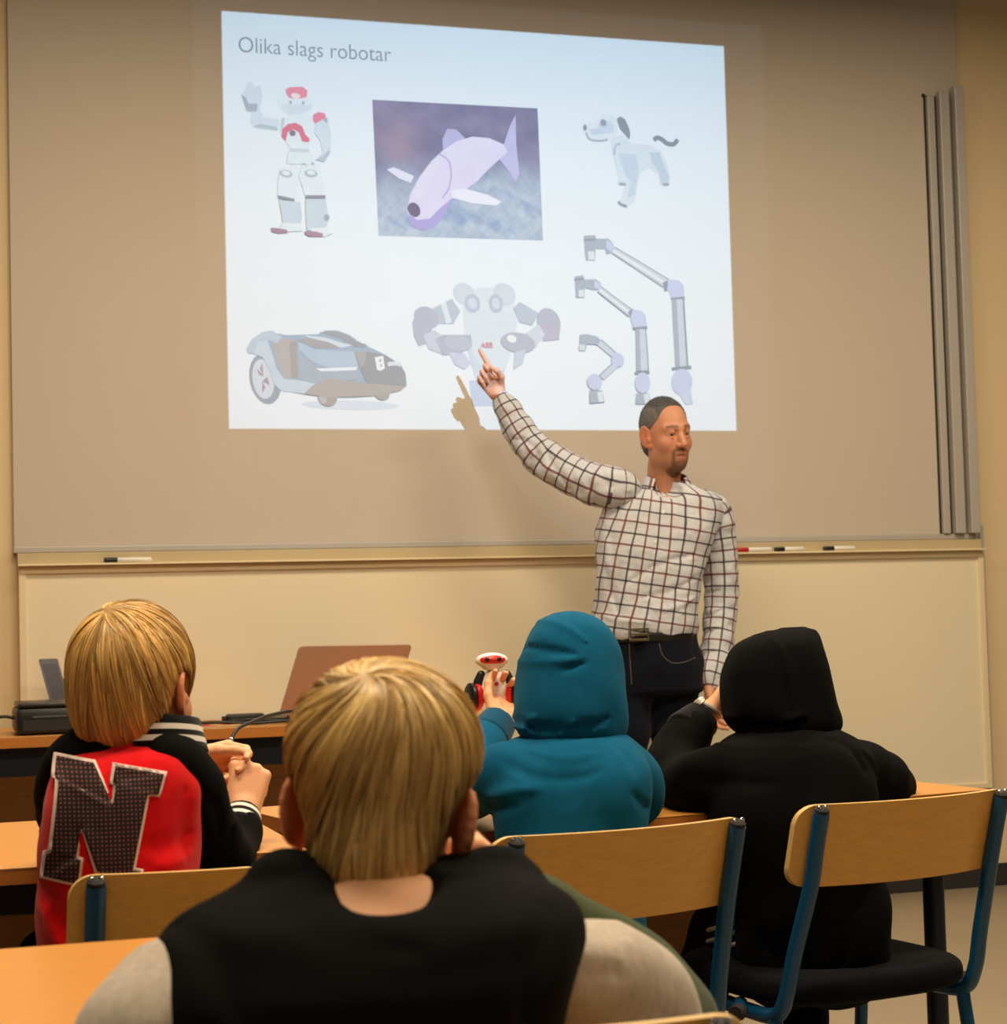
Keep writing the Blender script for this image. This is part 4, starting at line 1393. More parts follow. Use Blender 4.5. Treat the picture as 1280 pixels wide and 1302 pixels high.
for k in range(25):
    a = math.radians(-132 + 264 * k / 24)      # 0 = nape, open at the throat
    bk = (1 + math.cos(a)) / 2
    dw = Mh[:, 0] * math.sin(a) * .069 - Mh[:, 1] * math.cos(a) * (.064 + .012 * (1 - bk))
    o_ = dw / np.linalg.norm(dw)
    base = nc + dw + np.array((0, 0, -.040 + .040 * bk))
    pts.append(tuple(base)); hg.append(tuple(-o_ * .004 + np.array((0, 0, .036))))
    ln = .040 + .034 * (1 - bk) ** 2
    pts2.append(tuple(base + np.array((0, 0, .0365)) - o_ * .003)); hg2.append(tuple(o_ * (.022 + .016 * (1 - bk)) + np.array((0, 0, -ln))))
f_, v_ = collar_strip('', pts, hg, None)
mesh_obj('collar_stand', v_, f_, M_lining, T_, True)
f_, v_ = collar_strip('', pts2, hg2, None, .0045)
V_ = np.array(v_)
o = mesh_obj('collar_leaf', v_, f_, M_shirt, T_, True, {k: fn(V_) for k, fn in uv_torso((2.4519, 5.9650, 1.5598), 22, .07).items()})
# shirt buttons
def front_of(px_pt, dirv):
    """first point of the shirt along a line"""
    q = np.array(px_pt) + np.array(dirv)[None] * np.linspace(-.3, .3, 400)[:, None]
    e = Sh.eval(q)
    i = int(np.argmax(e < 0))
    return q[i]
vd = np.array((.38, .925, -.02))
for c_ in ((2.4124, 5.9000, 1.4272), (2.3806, 5.9000, 1.3269), (2.3637, 5.9000, 1.2426), (2.3491, 5.9000, 1.1426)):
    q = front_of(c_, vd)
    MB().lathe([(.0055, -.001), (.006, .001), (.005, .0025), (.003, .0018)], q, tuple(-vd), 12).build('button', M_penw, T_, True)
# trousers with belt
shoes_legs(T_, [(2.2979, 5.9700, 0.9011), (2.4521, 5.9700, 0.8959)], [(2.2592, 5.9600, 0.5138), (2.4578, 5.9600, 0.5035)], [(2.2438, 5.9850, 0.0809), (2.4678, 5.9850, 0.0648)], TYAW, M_jeans, M_leather,
           .088, .066, .056, .008, 1.18, (.165, .118, .105), .003, [(2.3713, 5.9650, 1.0288, 0.1597, 0.1170), (2.3722, 5.9650, 0.9704, 0.1649, 0.1180), (2.3743, 5.9650, 0.9039, 0.1742, 0.1200), (2.3718, 5.9650, 0.8245, 0.1767, 0.1150)], 22)
Bt = Shape().loft([(2.3714, 5.9650, 1.0341, 0.1624, 0.1215), (2.3708, 5.9650, 1.0155, 0.1623, 0.1225), (2.3701, 5.9650, 0.9943, 0.1596, 0.1215)], 22, 0, 2.4)
Bt.loft([(2.3733, 5.9650, 1.0899, 0.1385, 0.1120), (2.3708, 5.9650, 1.0155, 0.1384, 0.1120), (2.3681, 5.9650, 0.9307, 0.1383, 0.1120)], 22, .0, 2.4, 's')
sdf_obj('belt', Bt, .005, M_leather, T_, 1)
M_buck = plain('buckle_metal', (176, 160, 130), .25, 1.0)
bq = np.array((2.3397, 5.9650, 1.0217)) - rotm(22)[:, 1] * .128
R22 = Matrix(rotm(14).tolist()).to_4x4(); R22.translation = Vector(bq)
bk = MB().box((-.033, -.004, -.021), (.033, .004, -.014), .001, R22).box((-.033, -.004, .014), (.033, .004, .021), .001, R22).box((-.033, -.004, -.014), (-.027, .004, .014), .001, R22).box((.027, -.004, -.014), (.033, .004, .014), .001, R22).box((-.03, -.003, -.004), (.03, .003, .004), .001, R22)
bk.build('buckle', M_buck, T_)
M_stitch = plain('pocket_stitch', (96, 84, 70), .8)
def on_shape(S_, pts, dirv, out=.002):
    r_ = []
    for p in pts:
        q = np.array(p) + np.array(dirv)[None] * np.linspace(-.3, .3, 500)[:, None]
        e = S_.eval(q); i = int(np.argmax(e < 0))
        r_.append(tuple(q[i] - np.array(dirv) * out))
    return r_


for ln in ([(2.3837, 5.9000, 0.9890), (2.3939, 5.9000, 0.9519), (2.4242, 5.9000, 0.9246), (2.4669, 5.9000, 0.9232), (2.5132, 5.9000, 0.9376)], [(2.2766, 5.9000, 0.9922), (2.2776, 5.9000, 0.9346), (2.2807, 5.9000, 0.8561)]):
    q = on_shape(shoes_legs.S, spline(ln, 5), vd, .0005)
    MB().tube(q, .0014, 6).build('pocket_seam', M_stitch, T_, True)

# ------------------------------------------------------------------ the children
KID = (238, 178, 134)
M_sneak = plain('sneaker', (44, 44, 50), .6)
M_dtr = cloth('dark_track_trousers', lin((12, 12, 14)), fold=.2, sheen=.008)
def kid_hair_cap(drop=-.085, side=-.035, thick=1.0, earr=.036, zc=.0, nape=.070):
    S = Shape()
    S.ell((0, -.014, .034 + zc), (.0885 * thick, .1085 * thick, (.1000 - zc) * thick), k=0)
    S.ell((0, -.050, -.028), (nape, .058, .070), k=.03)
    def cut(p):
        x, y, z = p[..., 0], p[..., 1], p[..., 2]
        low = hairline(x, y, drop, side)
        face = (y - .082) * .8
        earh = earr - np.sqrt(((y + .010) / .8) ** 2 + (z + .006) ** 2) - np.clip(.062 - np.abs(x), 0, 1)
        return np.maximum((low - z) * .8, np.maximum(np.maximum(face, earh), np.where(z < .045, y - .045 - (z + .03) * .35, -1)))
    S._add(cut, [-99] * 3, [99] * 3, .006, 'i')
    return S
def hairline(x, y, drop, side):
    """lowest z of the hair, from nape (y < 0) round to the temples"""
    a = np.clip((-y - .015) / .05, 0, 1)
    return side + .0 * x + (drop - side) * (a * a * (3 - 2 * a)) - .008 * np.exp(-(x / .03) ** 2) * a
M_blond = hair_mat('blond_hair', (122, 74, 28), (254, 212, 130), .40)
M_blond2 = hair_mat('dark_blond_hair', (88, 52, 20), (244, 194, 112), .45)

# ---- boy in the red and black jacket
K1 = thing('person', (.31, 2.55, 0), 'boy in red and black jacket with a big N holding a cable', 'person')
HT = (rotm(33, -4, 0) * .885, np.array((0.2791, 2.5500, 1.0116)))
sk = (236, 168, 124)
pc_ = [piece(head_shape(.92, .0, .85), .0035, 1, HT, face_cols(sk, (196, 96, 84), None, (150, 110, 66)))]
B_ = Shape()
B_.loft([(0.2750, 2.5300, 0.9536, 0.0311, 0.0400), (0.2704, 2.5300, 0.9229, 0.0558, 0.0500), (0.2562, 2.5200, 0.7865, 0.0820, 0.0800), (0.2511, 2.5200, 0.6148, 0.0791, 0.0900)], 8, .02)
B_.chain([(0.2113, 2.5800, 0.8861), (0.2079, 2.6800, 0.8084), (0.2296, 2.7400, 0.7788), (0.3725, 2.8400, 0.8828)], [.022, .022, .022, .02], .01)
B_.chain([(0.3411, 2.5250, 0.8785), (0.4080, 2.6600, 0.7723), (0.4315, 2.7300, 0.7763), (0.4584, 2.7850, 0.8157)], [.022, .022, .02, .018], .01)
for a_, b_, c_ in (((0.2201, 2.6000, 0.5820), (.20, 2.92, .60), (.20, 2.92, .06)), ((0.3082, 2.6000, 0.5743), (.40, 2.92, .60), (.42, 2.92, .06))):
    B_.chain([a_, b_, c_], [.035, .03, .025], .01)
pc_.append(piece(B_, .012))
Hd = Shape()
hand.left = True
hand(Hd, (0.3843, 2.8400, 0.8892), (.95, .15, .06), (0, -.35, .93), .74, ((48, 50, 25), (62, 55, 30), (74, 60, 30), (82, 60, 30)), (.85, .22, -.42), 12, .03)
hand.left = False
pc_.append(piece(Hd, .0022, 1))
Hd = Shape()
hand(Hd, (0.4604, 2.7900, 0.8152), (.22, .25, .90), (-.85, .2, .35), .80, ((62, 85, 40), (72, 88, 45), (78, 90, 45), (84, 90, 45)), (.60, .40, -.55), 35, .05)
pc_.append(piece(Hd, .0022, 1))
join_body('body', pc_, K1, KID)
eyes(HT, K1)
HS = kid_hair_cap(-.082, -.022, 1.0, .030)
sdf_obj('hair', HS, .0035, M_blond2, K1, 1, {'tone': lambda V: np.full(len(V), .30)}, T=HT)
strands(HS, (-.10, -.52, .86), 5200, (.05, .13), lambda x, y: hairline(x, y, -.088, -.026), HT, M_blond2, K1, 11, .0021, .35, 130, .004)
M_redj = cloth('red_jersey', lin((206, 16, 22)), weave=1100, fold=.18, fscale=10, sheen=.1)
M_blk = cloth('black_jersey', lin((11, 10, 10)), weave=1100, fold=.22, fscale=11, sheen=.008)
J = Shape()
jrow = [(0.2775, 2.5300, 0.9504, 0.0337, 0.0550), (0.2768, 2.5300, 0.9401, 0.0621, 0.0700), (0.2673, 2.5200, 0.9237, 0.0844, 0.0880), (0.2597, 2.5200, 0.8883, 0.0997, 0.1050), (0.2544, 2.5200, 0.8375, 0.1021, 0.1120), (0.2511, 2.5200, 0.7869, 0.1014, 0.1150), (0.2488, 2.5300, 0.7349, 0.0991, 0.1180), (0.2475, 2.5400, 0.6826, 0.0968, 0.1220), (0.2481, 2.5500, 0.6197, 0.0945, 0.1250), (0.2505, 2.5600, 0.5767, 0.0896, 0.1100)]
J.loft(jrow, 8, 0, 2.5)
for a_, w_, am in (([(0.1533, 2.4000, 0.7786), (0.1763, 2.4000, 0.7387), (0.1899, 2.4000, 0.6946)], .014, -.007), ([(0.1454, 2.4000, 0.7505), (0.1619, 2.4000, 0.7159), (0.1756, 2.4000, 0.6814)], .012, .005),
                   ([(0.3369, 2.4000, 0.8298), (0.3025, 2.4000, 0.8221), (0.2684, 2.4000, 0.8213)], .012, -.005), ([(0.3346, 2.4000, 0.8055), (0.3089, 2.4000, 0.7973), (0.2874, 2.4000, 0.7967)], .010, .004),
                   ([(0.3280, 2.4000, 0.8843), (0.3254, 2.4000, 0.8452), (0.3267, 2.4000, 0.8060)], .012, -.005)):
    J.fold(a_, w_, am, 2.52)
J.wrinkle(.0030, 26, 21)
sdf_obj('jacket_body', J, .006, M_redj, K1, 1)
def striped(name, base, stripe, at, halfw, key='s'):
    def fn(nt):
        s_ = attr(nt, key)
        c = mixc(nt, .0, base, base)
        for a in at:
            m_ = mathn(nt, 'LESS_THAN', mathn(nt, 'ABSOLUTE', mathn(nt, 'SUBTRACT', s_, a)), halfw)
            c = mixc(nt, m_, c, stripe)
        return c
    return cloth(name, fn, fold=.08)
M_rib = striped('striped_rib', lin((18, 16, 17)), lin((228, 222, 214)), (.35, .72), .09)
def cuff(name, a, b, ra_, rb_, mat, parent, h=.004):
    a, b = np.array(a), np.array(b)
    S = Shape().cap(a, b, ra_, rb_, k=0)
    d = (b - a) / np.linalg.norm(b - a); L = np.linalg.norm(b - a)
    S._add(lambda p: np.abs((p - a) @ d - L / 2) - L / 2, [-99] * 3, [99] * 3, .004, 'i')
    return sdf_obj(name, S, h, mat, parent, 1, {'s': lambda V: ((V - a) @ d) / L})
# raglan sleeves
Sl = Shape().chain([(0.3047, 2.4750, 0.9299), (0.3266, 2.4900, 0.9075), (0.3472, 2.5250, 0.8709), (0.3780, 2.6000, 0.8140), (0.4073, 2.6550, 0.7718)], [.028, .038, .044, .042, .038], .012, 3)
Sl.chain([(0.4080, 2.6600, 0.7712), (0.4303, 2.7300, 0.7753), (0.4484, 2.7620, 0.7934)], [.038, .036, .032], .015, 3)
Sl.fold([(0.3497, 2.4000, 0.8832), (0.3770, 2.4000, 0.8521), (0.3863, 2.4000, 0.8170)], .010, -.005, 2.6).fold([(0.3859, 2.4000, 0.7973), (0.3981, 2.4000, 0.8064), (0.4084, 2.4000, 0.8206)], .009, -.006, 2.75)
Sl.wrinkle(.0025, 36, 5)
sdf_obj('sleeve', Sl, .005, M_blk, K1, 1)
cuff('cuff', (0.4472, 2.7550, 0.7919), (0.4592, 2.7900, 0.8175), .034, .028, M_rib, K1)
Sl = Shape().chain([(0.2393, 2.5000, 0.9355), (0.2166, 2.5400, 0.9279), (0.1971, 2.5800, 0.8951), (0.2009, 2.6700, 0.8152), (0.2242, 2.7400, 0.7792)], [.028, .036, .040, .038, .036], .012, 3)
Sl.chain([(0.2242, 2.7400, 0.7792), (0.2933, 2.8200, 0.8172), (0.3596, 2.8400, 0.8753)], [.036, .035, .032], .015, 3)
JW = Shape(); JW.ops = [o for o in J.ops if o[4] == 'u'] + Sl.ops
Sl.wrinkle(.0025, 36, 6)
sdf_obj('sleeve', Sl, .006, M_blk, K1, 1)
cuff('cuff', (0.3467, 2.8400, 0.8609), (0.3795, 2.8400, 0.8801), .033, .027, M_rib, K1)
# stand-up collar with white stripes
nc = np.array((0.2847, 2.5250, 0.9586)); Mh = rotm(20)
def ring_collar(name, c, rx, ry, z0, z1, mat, parent, tiltx=.0, tilty=.0, lean=.10, open_=0, th=.006, yaw=20):
    Mh = rotm(yaw)
    v, f, s_ = [], [], []
    N, K = 48, 6
    for i in range(N + 1):
        a = 2 * math.pi * i / N * (1 - open_) + math.pi * open_ + math.pi
        dx, dy = math.sin(a), -math.cos(a)
        for side in (1, -1):
            for k in range(K + 1):
                t_ = k / K
                rr = 1 + lean * (1 - t_) + (th / 2 / rx) * side
                p = Mh[:, 0] * dx * rx * rr + Mh[:, 1] * -dy * ry * rr
                v.append(tuple(np.array(c) + p + np.array((0, 0, z0 + (z1 - z0) * t_ + tiltx * dx + tilty * dy))))
                s_.append(t_)
    w2 = 2 * (K + 1)
    for i in range(N):
        for side in (0, 1):
            for k in range(K):
                a = i * w2 + side * (K + 1) + k
                q = (a, a + w2, a + w2 + 1, a + 1)
                f.append(q if side == 0 else q[::-1])
        a = i * w2 + K
        f.append((a, a + w2, a + w2 + K + 1, a + K + 1))
        a = i * w2
        f.append((a, a + K + 1, a + w2 + K + 1, a + w2))
    return mesh_obj(name, v, f, mat, parent, True, {'s': s_})
M_rib2 = striped('striped_collar', lin((18, 16, 17)), lin((220, 212, 200)), (.32, .66), .085)
ring_collar('collar', (0.2925, 2.5400, 0.9492), .068, .066, -.022, .020, M_rib2, K1, .006, .012, .16, .06, yaw=30)
# the letter on the back: dark dotted felt with a white outline, wrapped on the jacket
def wrap_letter(name, poly, off, thick, mat, parent, S_, step=.0045):
    """flat letter outline (x, z pairs in metres) laid on the garment by sliding it along +Y"""
    bm = bmesh.new()
    from mathutils.geometry import tessellate_polygon
    vs = [bm.verts.new((x, 0, z)) for x, z in poly]
    for q in tessellate_polygon([[Vector((x, z, 0)) for x, z in poly]]): bm.faces.new([vs[i] for i in q])
    for _ in range(7):
        ed = [e for e in bm.edges if e.calc_length() > step * 2]
        if not ed: break
        bmesh.ops.subdivide_edges(bm, edges=ed, cuts=1, use_grid_fill=False)
        bmesh.ops.triangulate(bm, faces=bm.faces[:])
    bm.normal_update()
    V = np.array([v.co[:] for v in bm.verts])
    bm.verts.index_update()
    F_ = [tuple(v.index for v in f.verts) for f in bm.faces]
    bd = [tuple(v.index for v in e.verts) for e in bm.edges if len(e.link_faces) == 1]
    bm.free()
    ys = np.linspace(2.30, 2.62, 320)
    q = np.repeat(V[:, None], len(ys), 1)
    q[..., 1] = ys[None]
    e = S_.eval(q) < 0
    y = ys[np.where(e.any(1), e.argmax(1), len(ys) // 2)]
    E_ = np.array([(f[i], f[(i + 1) % 3]) for f in F_ for i in range(3)])      # smooth so the felt bridges wrinkles and seams
    for _ in range(14):
        S2 = np.zeros(len(V)); c2 = np.zeros(len(V))
        np.add.at(S2, E_[:, 0], y[E_[:, 1]]); np.add.at(c2, E_[:, 0], 1); np.add.at(S2, E_[:, 1], y[E_[:, 0]]); np.add.at(c2, E_[:, 1], 1)
        y = np.minimum(y, .5 * y + .5 * S2 / np.maximum(c2, 1)) if _ < 10 else .5 * y + .5 * S2 / np.maximum(c2, 1)
    A = V.copy(); A[:, 1] = y - off - thick
    Bk = V.copy(); Bk[:, 1] = y - off + .002
    n = len(V)
    fs = []
    for f in F_:
        a, b_, c = (A[i] for i in f)
        nrm = np.cross(b_ - a, c - a)
        fs.append(f if nrm[1] < 0 else f[::-1])
    fs += [tuple(i + n for i in f[::-1]) for f in fs]
    fs += [(a, b_, b_ + n, a + n) for a, b_ in bd]
    return mesh_obj(name, np.concatenate([A, Bk]), fs, mat, parent, True)
def outset(poly, d):
    out = []
    n = len(poly)
    ar = sum(poly[i][0] * poly[(i + 1) % n][1] - poly[(i + 1) % n][0] * poly[i][1] for i in range(n))
    for i in range(n):
        p0, p1, p2 = (np.array(poly[j % n]) for j in (i - 1, i, i + 1))
        e1, e2 = p1 - p0, p2 - p1
        n1 = np.array((e1[1], -e1[0])) / np.linalg.norm(e1); n2 = np.array((e2[1], -e2[0])) / np.linalg.norm(e2)
        if ar < 0: n1, n2 = -n1, -n2
        b_ = n1 + n2
        b_ = b_ / max(b_ @ b_ / 2, .35)
        out.append(tuple(p1 + b_ * d))
    return out
LN = [(0.1737, 2.4200, 0.9337), (0.2149, 2.4200, 0.9268), (0.2345, 2.4200, 0.8749), (0.2407, 2.4200, 0.9020), (0.2359, 2.4200, 0.9033), (0.2401, 2.4200, 0.9227), (0.2996, 2.4200, 0.9099), (0.2913, 2.4200, 0.8856), (0.2776, 2.4200, 0.8883), (0.2566, 2.4200, 0.7944), (0.2663, 2.4200, 0.7918), (0.2642, 2.4200, 0.7822), (0.2140, 2.4200, 0.7952), (0.1966, 2.4200, 0.8507), (0.1893, 2.4200, 0.8113), (0.1950, 2.4200, 0.8090), (0.1908, 2.4200, 0.7802), (0.1509, 2.4200, 0.7887), (0.1551, 2.4200, 0.8164), (0.1608, 2.4200, 0.8180), (0.1725, 2.4200, 0.9094), (0.1687, 2.4200, 0.9116)]
LN = [(p_[0], p_[2]) for p_ in LN]
m, nt, b = new_mat('dotted_felt')
v = coords(nt, (190, 1, 190))
vo = node(nt, 'ShaderNodeTexVoronoi'); vo.inputs['Scale'].default_value = 1.0; vo.inputs['Randomness'].default_value = 0.0
nt.links.new(v, vo.inputs['Vector'])
dot = mathn(nt, 'LESS_THAN', vo.outputs['Distance'], .27)
nt.links.new(mixc(nt, dot, lin((30, 13, 14)), lin((124, 74, 68))), b.inputs['Base Color'])
b.inputs['Roughness'].default_value = .9
M_felt = m
wrap_letter('letter_outline', outset(LN, .0035), .0030, .0012, cloth('white_felt', lin((226, 200, 190)), fold=.02), K1, JW)
wrap_letter('letter_n', LN, .0064, .0014, M_felt, K1, JW)
shoes_legs(K1, [(0.2186, 2.5800, 0.6013), (0.3137, 2.6000, 0.5895)], [(.20, 2.92, .60), (.41, 2.92, .60)], [(.20, 2.93, .09), (.43, 2.93, .09)], 10, M_dtr, M_sneak, .066, .052, .042, .009, .85)

# ---- child in the teal hoodie
K2 = thing('person', (.95, 2.70, 0), 'child in teal hoodie with the hood up holding a toy robot', 'person')
HT = (rotm(14, 0, 0) * .84, np.array((0.9782, 2.8000, 0.9831)))
pc_ = [piece(head_shape(.92), .004, 1, HT, face_cols(sk, (196, 96, 84), None, (120, 84, 50)))]
B_ = Shape()
B_.loft([(0.9620, 2.7600, 0.9293, 0.0345, 0.0400), (0.9452, 2.7200, 0.8784, 0.0686, 0.0600), (0.9381, 2.7000, 0.7684, 0.0886, 0.0750), (0.9394, 2.7000, 0.6047, 0.0883, 0.0850)], 18, .02)
B_.chain([(0.8600, 2.7200, 0.8531), (0.8469, 2.9000, 0.8204), (0.8667, 2.9700, 0.8405), (0.9132, 3.0350, 0.8948), (0.9424, 3.0600, 0.9239)], [.022, .02, .02, .02, .02], .01)
B_.chain([(1.0211, 2.7300, 0.8442), (1.0984, 2.8600, 0.8004), (1.0904, 3.0500, 0.8048)], [.022, .022, .02], .01)
for a_, b_, c_ in (((0.9053, 2.7500, 0.5641), (.86, 3.08, .60), (.86, 3.08, .06)), ((1.0131, 2.7500, 0.5554), (1.04, 3.10, .60), (1.06, 3.10, .06))):
    B_.chain([a_, b_, c_], [.035, .03, .025], .01)
pc_.append(piece(B_, .012))
Hd = Shape()
hand.left = True
hand(Hd, (0.9480, 3.0650, 0.9194), (.22, .70, .46), (-.80, .1, .25), .70, ((48, 52, 30), (54, 55, 32), (58, 56, 34), (60, 56, 34)), (.75, .40, -.40), 22, .10)
hand.left = False
pc_.append(piece(Hd, .0022, 1))
Hd = Shape()
hand(Hd, (1.0841, 3.0600, 0.8070), (-.7, .7, 0), (-.5, -.5, .6), .76, ((30, 35, 20),) * 4, (.7, .5, -.3), 15, .08)
pc_.append(piece(Hd, .003, 1))
join_body('body', pc_, K2, KID)
eyes(HT, K2)
M_teal = cloth('teal_sweatshirt', lin((15, 86, 120)), weave=1300, fold=.16, fscale=10, sheen=.06, sc=(.4, .9, 1))
J = Shape()
J.loft([(0.9659, 2.7450, 0.9154, 0.0711, 0.0700), (0.9550, 2.7350, 0.9045, 0.0966, 0.0860), (0.9479, 2.7250, 0.8887, 0.1135, 0.0960), (0.9423, 2.7150, 0.8611, 0.1237, 0.1040), (0.9395, 2.7100, 0.8262, 0.1234, 0.1060), (0.9397, 2.7100, 0.7909, 0.1174, 0.1080), (0.9396, 2.7100, 0.7438, 0.1114, 0.1100), (0.9419, 2.7200, 0.6601, 0.1104, 0.1150), (0.9443, 2.7300, 0.5820, 0.1118, 0.1200), (0.9465, 2.7400, 0.5389, 0.1026, 0.1100)], 18, 0, 2.5)
for a_, w_, am in (([(0.8052, 2.6000, 0.8963), (0.8309, 2.6000, 0.8838), (0.8637, 2.6000, 0.8619), (0.9177, 2.6000, 0.8569), (0.9581, 2.6000, 0.8685)], .008, -.005), ([(0.8648, 2.6000, 0.9013), (0.9065, 2.6000, 0.8892), (0.9515, 2.6000, 0.8916)], .008, .005),
                   ([(0.7815, 2.6000, 0.8047), (0.8032, 2.6000, 0.8258), (0.8273, 2.6000, 0.8413), (0.8632, 2.6000, 0.8450)], .009, .006), ([(0.7766, 2.6000, 0.7971), (0.8028, 2.6000, 0.8113), (0.8362, 2.6000, 0.8184)], .009, -.006),
                   ([(0.9863, 2.6000, 0.9072), (1.0053, 2.6000, 0.8834), (1.0119, 2.6000, 0.8601)], .007, -.004), ([(0.8199, 2.6000, 0.9147), (0.8110, 2.6000, 0.8926), (0.8045, 2.6000, 0.8705)], .007, -.004)):
    J.fold(a_, w_, am, 2.73)
J.wrinkle(.0032, 28, 31)
# sleeves grown into the same knit
J.chain([(0.8527, 2.7150, 0.8714), (0.8388, 2.7600, 0.8512), (0.8442, 2.9000, 0.8181)], [.036, .040, .038], .02, 3)
J.chain([(0.8442, 2.9000, 0.8181), (0.8653, 2.9700, 0.8405), (0.9148, 3.0400, 0.8984)], [.038, .038, .035], .02, 3)
J.chain([(1.0262, 2.7250, 0.8623), (1.0596, 2.7500, 0.8383), (1.0832, 2.8000, 0.8038), (1.1109, 2.9000, 0.7912)], [.036, .040, .038, .036], .02, 3)
J.chain([(1.1109, 2.9000, 0.7912), (1.1180, 3.0100, 0.7946), (1.0975, 3.0500, 0.8031)], [.036, .035, .032], .02, 3)
J.fold([(1.0036, 2.6000, 0.8319), (1.0228, 2.6000, 0.8137), (1.0387, 2.6000, 0.8071)], .008, -.006, 2.9)
sdf_obj('hoodie', J, .0055, M_teal, K2, 1)
M_tealrib = cloth('teal_rib', lin((13, 74, 104)), weave=600, fold=.1)
cuff('cuff', (0.9132, 3.0350, 0.8948), (0.9423, 3.0600, 0.9212), .0375, .031, M_tealrib, K2)
cuff('cuff', (1.1052, 3.0400, 0.8008), (1.0869, 3.0600, 0.8055), .034, .029, M_tealrib, K2)
def hood(name, rows, yaw, cav, folds, mat, parent, k=0, n=2.2, wr=.0022, sd=3, h=.0048):
    S = Shape()
    S.loft(rows, yaw, 0, n)
    for c, r in cav: S.ell(c, r, rotm(yaw), k=.012, mode='s')
    for a_, w_, am, ym in folds: S.fold(a_, w_, am, ym)
    S.wrinkle(wr, 30, sd)
    return sdf_obj(name, S, h, mat, parent, 1)
c0 = np.array((0.9785, 2.8000, 0.9904)); fwd = rotm(14)[:, 1]
hood('hood', [(0.9718, 2.7750, 1.1035, 0.0098, 0.0200), (0.9710, 2.7750, 1.0998, 0.0238, 0.0420), (0.9720, 2.7750, 1.0913, 0.0434, 0.0620), (0.9728, 2.7750, 1.0742, 0.0605, 0.0820), (0.9726, 2.7750, 1.0437, 0.0745, 0.1000), (0.9708, 2.7750, 1.0072, 0.0824, 0.1100), (0.9674, 2.7700, 0.9710, 0.0864, 0.1120), (0.9647, 2.7650, 0.9410, 0.0874, 0.1080), (0.9643, 2.7600, 0.9219, 0.0842, 0.0980), (0.9647, 2.7550, 0.9077, 0.0768, 0.0850), (0.9638, 2.7500, 0.8936, 0.0682, 0.0700)], 16,
     [(c0 + fwd * .115 + (0, 0, -.005), (.066, .075, .088))],
     [([(0.8872, 2.6000, 1.0514), (0.9111, 2.6000, 1.0438), (0.9438, 2.6000, 1.0382)], .006, -.006, 2.8), ([(0.8804, 2.6000, 1.0254), (0.9167, 2.6000, 1.0276), (0.9534, 2.6000, 1.0310)], .005, .003, 2.8), ([(0.9224, 2.6000, 1.0149), (0.9408, 2.6000, 1.0177), (0.9630, 2.6000, 1.0250)], .005, -.004, 2.8),
      ([(0.8822, 2.6000, 1.0880), (0.9246, 2.6000, 1.0892), (0.9664, 2.6000, 1.0570)], .006, .004, 2.8), ([(0.8306, 2.6000, 0.9593), (0.8659, 2.6000, 0.9386), (0.9077, 2.6000, 0.9277), (0.9625, 2.6000, 0.9311), (0.9911, 2.6000, 0.9413)], .007, -.008, 2.8), ([(0.8654, 2.6000, 0.9228), (0.8777, 2.6000, 0.9336), (0.8817, 2.6000, 0.9459)], .006, .007, 2.8),
      ([(0.9183, 2.6000, 0.9182), (0.9235, 2.6000, 0.9293), (0.9383, 2.6000, 0.9355)], .006, .006, 2.8)], M_teal, K2, sd=7)
shoes_legs(K2, [(0.8958, 2.7400, 0.5689), (1.0105, 2.7600, 0.5564)], [(.86, 3.08, .60), (1.03, 3.10, .60)], [(.85, 3.09, .09), (1.05, 3.11, .09)], 14, M_dtr, M_sneak, .066, .052, .042, .009, .85)

# ---- child in the black hoodie
K3 = thing('person', (1.44, 2.82, 0), 'child in black hoodie with the hood up leaning on one hand', 'person')
HT = (rotm(20, 0, -3) * .86, np.array((1.4035, 2.9500, 0.9391)))
pc_ = [piece(head_shape(.92), .004, 1, HT, face_cols(sk, (196, 96, 84), None, (120, 84, 50)))]
B_ = Shape()
B_.loft([(1.3933, 2.9000, 0.8979, 0.0429, 0.0400), (1.3656, 2.8400, 0.8378, 0.0904, 0.0600), (1.3744, 2.8300, 0.7293, 0.0804, 0.0700), (1.4021, 2.8500, 0.5459, 0.0776, 0.0700)], 22, .02)
B_.chain([(1.2574, 2.8500, 0.8296), (1.2294, 2.9700, 0.8117), (1.3239, 3.0600, 0.9163)], [.022, .022, .02], .01)
B_.chain([(1.4899, 2.8600, 0.8107), (1.6199, 2.9700, 0.7863), (1.6135, 3.1600, 0.7676)], [.022, .022, .02], .01)
for a_, b_, c_ in (((1.3415, 2.8600, 0.5043), (1.3637, 3.1200, 0.5271), (1.20, 3.22, .06)), ((1.4802, 2.8800, 0.4897), (1.56, 3.24, .60), (1.58, 3.24, .06))):
    B_.chain([a_, b_, c_], [.035, .03, .025], .01)
pc_.append(piece(B_, .012))
Hd = Shape()
hand(Hd, (1.3254, 3.0600, 0.9163), (.52, .12, .62), (.35, .75, -.10), .80, ((40, 50, 30), (44, 52, 30), (48, 52, 30), (52, 52, 30)), (.8, .3, -.4), 15, .04)
pc_.append(piece(Hd, .0022, 1))
Hd = Shape()
hand(Hd, (1.6071, 3.1600, 0.7680), (-.9, .3, 0), (.1, .5, .6), .76, ((30, 35, 20),) * 4, (.7, .5, -.3), 15, .08)
pc_.append(piece(Hd, .003, 1))
join_body('body', pc_, K3, KID)
eyes(HT, K3)
M_black = cloth('black_sweatshirt', lin((10, 9, 10)), weave=1300, fold=.22, fscale=9, sheen=.008)
J = Shape()
